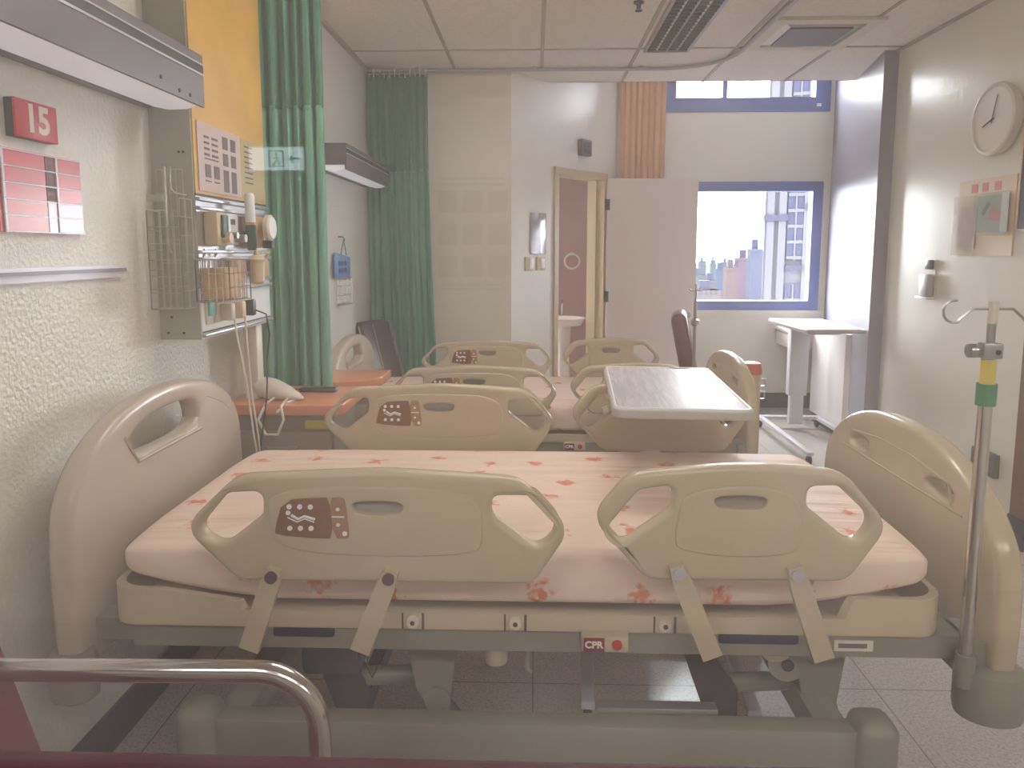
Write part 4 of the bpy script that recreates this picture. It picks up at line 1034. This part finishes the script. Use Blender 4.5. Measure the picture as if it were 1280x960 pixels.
t = recliner('maroon vinyl chair beside the door knob behind the second bed foot', (1.42, 5.50, 0), -.20, 'vinyl_red', .24, arms=False); t.scale = (.85, .95, 1.02)
# bin by the second bed foot
t = thing('waste_bin', 'slim bin with orange lid and steel handles right of the second bed foot', 'bin', (1.53, 5.05, 0))
mb('tan').lathe([(.052, 0), (.06, .02), (.064, .65), (.064, .67)], 20).build('body', t)
mb('orange_red').lathe([(.072, .67), (.072, .71), (.06, .745), (.03, .755)], 20).build('lid', t)
for z in (.55, .64): mb('chrome').tube([(.062, -.03, z), (.085, -.04, z), (.085, -.04, z-.05), (.062, -.03, z-.055)], .006, 8).build('handle', t)

# steel tube chair right under the observation window
t = thing('tube_chair', 'maroon vinyl chair with bent steel tube arm under the glass, lower left', 'chair', (0, 0, 0))
b = mb('vinyl_red').prism([(-1.05, 1.0), (-.985, 1.0), (-.938, .84), (-.881, .646), (-.84, .48), (-.91, .48)], .66, 1.165, 'y'); b.build('backrest', t, ang=30)
mb('vinyl_red').rbox(-.86, -.36, .66, 1.12, .42, .50, .03, 3).build('seat', t)
for y in (1.10, .68):
    arm = [(-.93, y, .835), (-.6, y, .838), (-.452, y, .84)] + [(-.452+.098*math.sin(a), y, .742+.098*math.cos(a)) for a in [PI/2*i/10 for i in range(1, 11)]] + [(-.352, y, .55), (-.348, y, .012)]
    mb('chrome').tube(arm, .0185, 16).build('arm_tube', t)
    mb('chrome').tube([(-.93, y, .835), (-.96, y, .80), (-.965, y, .012)], .0185, 12).build('rear_leg', t)
    for x in (-.348, -.965): mb('black').lathe([(.02, 0), (.024, .01), (.022, .03)], 12, Matrix.Translation((x, y, 0))).build('foot', t)
mb('chrome').tube([(-.5, .68, .40), (-.5, 1.10, .40)], .014, 10).tube([(-.965, .68, .40), (-.965, 1.10, .40)], .014, 10).build('cross_bar', t)

# ------------------------------------------------------------------ ceiling fittings
t = thing('ceiling_light', 'unlit louvred fluorescent ceiling light', 'ceiling light', (.905, 4.62, CEI))
b = mb('steel')
b.box(-.155, -.135, -.62, .60, -.02, 0).box(.135, .155, -.62, .60, -.02, 0).box(-.135, .135, .58, .60, -.02, 0).box(-.135, .135, -.62, -.60, -.02, 0).box(-.006, .006, -.60, .58, -.02, 0)
b.build('frame', t, smooth=False)
mb('lampgrey').box(-.135, .135, -.60, .58, -.004, -.001).build('reflector', t, smooth=False)
for x in (-.07, .07): mb('offwhite').cyl((x, -.58, -.012), (x, .56, -.012), .007, 10).build('tube', t)
b = mb('lampgrey')
for k in range(19): y = -.57+.062*k; b.box(-.135, .135, y-.002, y+.002, -.02, -.004)
b.build('louvre', t, smooth=False)
E_TUBE = mat('added_fill_tube', rgb(255, 250, 240), .5, emit=((1, .975, .95, 1), 28))
t = thing('ceiling_light', 'added twin tube fill light, unseen on the ceiling above the near bed', 'ceiling light', (.1, 2.75, CEI))  # added light source out of view, brightens the ceiling and near bed
mb('white').rbox(-.63, .63, -.05, .05, -.05, 0, .006).build('batten', t)
for x in (-.61, .61): mb('white').rbox(x-.015, x+.015, -.10, .10, -.115, -.04, .004).build('tube_holder', t)
for y in (-.075, .075): mb(E_TUBE).cyl((-.595, y, -.09), (.595, y, -.09), .014, 12).build('tube', t)
t = thing('ceiling_air_unit', 'square ceiling air vent in front of the high window', 'air vent', (1.76, 4.86, CEI))
b = mb('offwhite').box(-.33, .33, -.33, -.25, -.02, 0).box(-.33, .33, .25, .33, -.02, 0).box(-.33, -.25, -.25, .25, -.02, 0).box(.25, .33, -.25, .25, -.02, 0); b.build('frame', t, smooth=False)
mb('lampgrey').box(-.19, .19, -.19, .19, -.03, -.018).build('centre_panel', t, smooth=False)
for k, (x, y, rz_, m) in enumerate(((0, .22, 0, 'white'), (0, -.22, PI, 'tbar'), (-.22, 0, PI/2, 'white'), (.22, 0, -PI/2, 'sage'))):  # unequal louvre colours: light and shade put into the paint
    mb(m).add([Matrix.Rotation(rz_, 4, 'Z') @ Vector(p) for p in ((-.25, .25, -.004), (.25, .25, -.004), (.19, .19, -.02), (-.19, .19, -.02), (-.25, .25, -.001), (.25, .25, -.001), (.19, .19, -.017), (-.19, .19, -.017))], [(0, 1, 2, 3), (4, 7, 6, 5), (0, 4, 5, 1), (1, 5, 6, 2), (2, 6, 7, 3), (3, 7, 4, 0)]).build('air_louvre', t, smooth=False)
t = thing('sprinkler', 'small dark sprinkler head on the ceiling left of the fluorescent light', 'sprinkler', (.578, 4.24, CEI))
mb('dark_grey').lathe([(.03, 0), (.03, -.008), (.014, -.014), (.012, -.04), (.02, -.045), (.02, -.05)], 14).build('head', t)

# ------------------------------------------------------------------ city outside
def bmat(name, c1, c2, bw, bh, mortar):
    m = mat(name, c1, .9, spec=.05); nt = m.node_tree; b = nt.nodes['Principled BSDF']
    tc = nt.nodes.new('ShaderNodeTexCoord'); mp = nt.nodes.new('ShaderNodeMapping'); mp.inputs['Rotation'].default_value = (PI/2, 0, 0)
    br = nt.nodes.new('ShaderNodeTexBrick'); br.offset = 0; br.inputs['Scale'].default_value = 1; br.inputs['Brick Width'].default_value = bw; br.inputs['Row Height'].default_value = bh; br.inputs['Mortar Size'].default_value = mortar
    br.inputs['Color1'].default_value = c2; br.inputs['Color2'].default_value = c2; br.inputs['Mortar'].default_value = c1
    nt.links.new(tc.outputs['Object'], mp.inputs['Vector']); nt.links.new(mp.outputs['Vector'], br.inputs['Vector']); nt.links.new(br.outputs['Color'], b.inputs['Base Color'])
    return m
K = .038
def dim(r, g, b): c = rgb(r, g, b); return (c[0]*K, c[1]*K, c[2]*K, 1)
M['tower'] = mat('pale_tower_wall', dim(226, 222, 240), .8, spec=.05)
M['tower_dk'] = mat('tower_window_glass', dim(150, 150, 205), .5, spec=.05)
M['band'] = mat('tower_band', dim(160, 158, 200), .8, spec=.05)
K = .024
M['ground_out'] = mat('haze_tinted_ground', dim(222, 232, 250), .9, spec=.05)  # distance haze put into the pale ground colour
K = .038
CITY = [  # px x0, px x1, px top y, distance, wall colour, window colour, label
    (919, 937, 322, 150, (226, 196, 226), (176, 150, 206), 'pink apartment block left of the pale tower seen through the window'),
    (934, 950, 311, 125, (196, 200, 240), (150, 156, 222), 'blue grey block touching the pale tower outside'),
    (905, 920, 334, 140, (240, 210, 220), (196, 170, 210), 'pale pink low block in the city view'),
    (893, 906, 336, 190, (190, 206, 246), (160, 176, 232), 'light blue block at the middle of the city view'),
    (880, 894, 350, 170, (226, 220, 240), (180, 180, 226), 'low lilac block near the bottom of the city view'),
    (864, 882, 343, 210, (226, 230, 246), (190, 200, 236), 'whitish low block at the left edge of the city view'),
    (868, 900, 362, 120, (236, 224, 232), (190, 180, 220), 'nearest low pale block at the bottom of the window'),
    (872, 880, 326, 600, (214, 232, 250), (206, 222, 246), 'distant haze-tinted tower at the left of the city view'),  # haze on the three distant towers is put into their pale colours
    (886, 892, 325, 650, (214, 232, 250), (206, 222, 246), 'distant haze-tinted slim tower near the middle of the view'),
    (900, 908, 327, 560, (214, 230, 250), (206, 222, 246), 'distant haze-tinted tower beside the pink blocks'),
]
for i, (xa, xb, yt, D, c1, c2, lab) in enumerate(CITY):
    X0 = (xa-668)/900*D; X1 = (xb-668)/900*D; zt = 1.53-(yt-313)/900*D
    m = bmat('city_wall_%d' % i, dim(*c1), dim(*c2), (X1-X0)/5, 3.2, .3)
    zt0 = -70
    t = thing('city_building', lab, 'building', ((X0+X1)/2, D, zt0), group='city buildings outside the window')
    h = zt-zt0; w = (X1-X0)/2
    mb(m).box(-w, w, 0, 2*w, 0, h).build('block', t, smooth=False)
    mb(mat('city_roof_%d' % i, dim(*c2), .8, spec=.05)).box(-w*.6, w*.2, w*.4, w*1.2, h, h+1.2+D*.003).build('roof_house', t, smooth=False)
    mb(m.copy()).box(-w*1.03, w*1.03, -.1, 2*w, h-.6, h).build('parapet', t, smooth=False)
t = thing('pale_tower', 'tall pale tower block with window strips at the right of the window', 'building', (18.75, 60, -70), -.30, group='city buildings outside the window')
mb('tower').box(0, 6.5, 0, 12, 0, 130).build('tower_body', t, smooth=False)
zz = 70+1.53
b = mb('tower')
for x in (.45, 1.35): b.box(x-.28, x+.28, -.35, 0, 0, 130)
for x in (3.2, 4.1, 4.9, 5.8): b.box(x-.25, x+.25, -.35, 0, 0, 130)
b.build('pilaster', t, smooth=False)
for zb in (-5.5, -4.6+4.0, 3.9): pass
for z in (zz-13.6, zz-5.2, zz+2.6, zz+10.6):
    mb('band').box(-.1, 1.8, -.5, 0, z-.25, z+.25).box(1.7, 3.05, -.55, 0, z+3.6, z+4.0).box(3.0, 6.6, -.5, 0, z+.6, z+1.05).build('cornice', t, smooth=False)
    f_ = mb('tower_dk').box(1.75, 3.0, -.2, -.05, z+4.4, z+8.0+3.0-.1).build('window_strip', t, smooth=False)
    b = mb('tower')
    for k in range(5): b.box(1.75, 3.0, -.32, -.2, z+4.5+1.25*k, z+4.75+1.25*k)
    b.box(2.3, 2.42, -.33, -.2, z+4.4, z+10.9); b.build('window_bars', f_, smooth=False)
o = mb('ground_out').box(-3000, 3000, 40, 4000, -71, -70).build('city_ground'); o['kind'] = 'structure'; o['label'] = 'haze-tinted ground far below the window'; o['category'] = 'ground'

# ------------------------------------------------------------------ light
W = bpy.data.worlds.new('overcast_sky'); S.world = W; W.use_nodes = True
nt = W.node_tree; bg = nt.nodes['Background']; bg.inputs['Color'].default_value = (.90, .925, 1.0, 1); bg.inputs['Strength'].default_value = 16
def portal(x0, x1, z0, z1):
    l = bpy.data.lights.new('daylight_portal', 'AREA'); l.shape = 'RECTANGLE'; l.size = x1-x0; l.size_y = z1-z0; l.cycles.is_portal = True
    o = bpy.data.objects.new('daylight_portal', l); C.objects.link(o); o.location = ((x0+x1)/2, YF+.1, (z0+z1)/2); o.rotation_euler = (-PI/2, 0, 0)
portal(WX0, WX1, WZ0, WZ1); portal(HX0, HX1, HZ0, HZ1)

# ------------------------------------------------------------------ camera
cam = bpy.data.cameras.new('camera'); co = bpy.data.objects.new('camera', cam); C.objects.link(co)
cam.sensor_fit = 'HORIZONTAL'; cam.sensor_width = 36; cam.lens = 36*900/1280
cam.shift_y = -59/1280; cam.clip_start = .02; cam.clip_end = 6000
pitch = math.atan(.12); yaw = math.atan(28/900*math.cos(pitch))
co.location = (0, 0, 1.53); co.rotation_euler = (PI/2 - pitch, 0, yaw)
S.camera = co
S.view_settings.view_transform = 'Standard'; S.view_settings.look = 'None'; S.view_settings.gamma = 1; S.view_settings.use_curve_mapping = False
S.view_settings.exposure = 1.2
S.cycles.use_denoising = True
try: S.cycles.denoiser = 'OPENIMAGEDENOISE'
except Exception: pass
S.cycles.max_bounces = 10; S.cycles.diffuse_bounces = 6; S.cycles.glossy_bounces = 4; S.cycles.transparent_max_bounces = 12
S.cycles.sample_clamp_indirect = 8
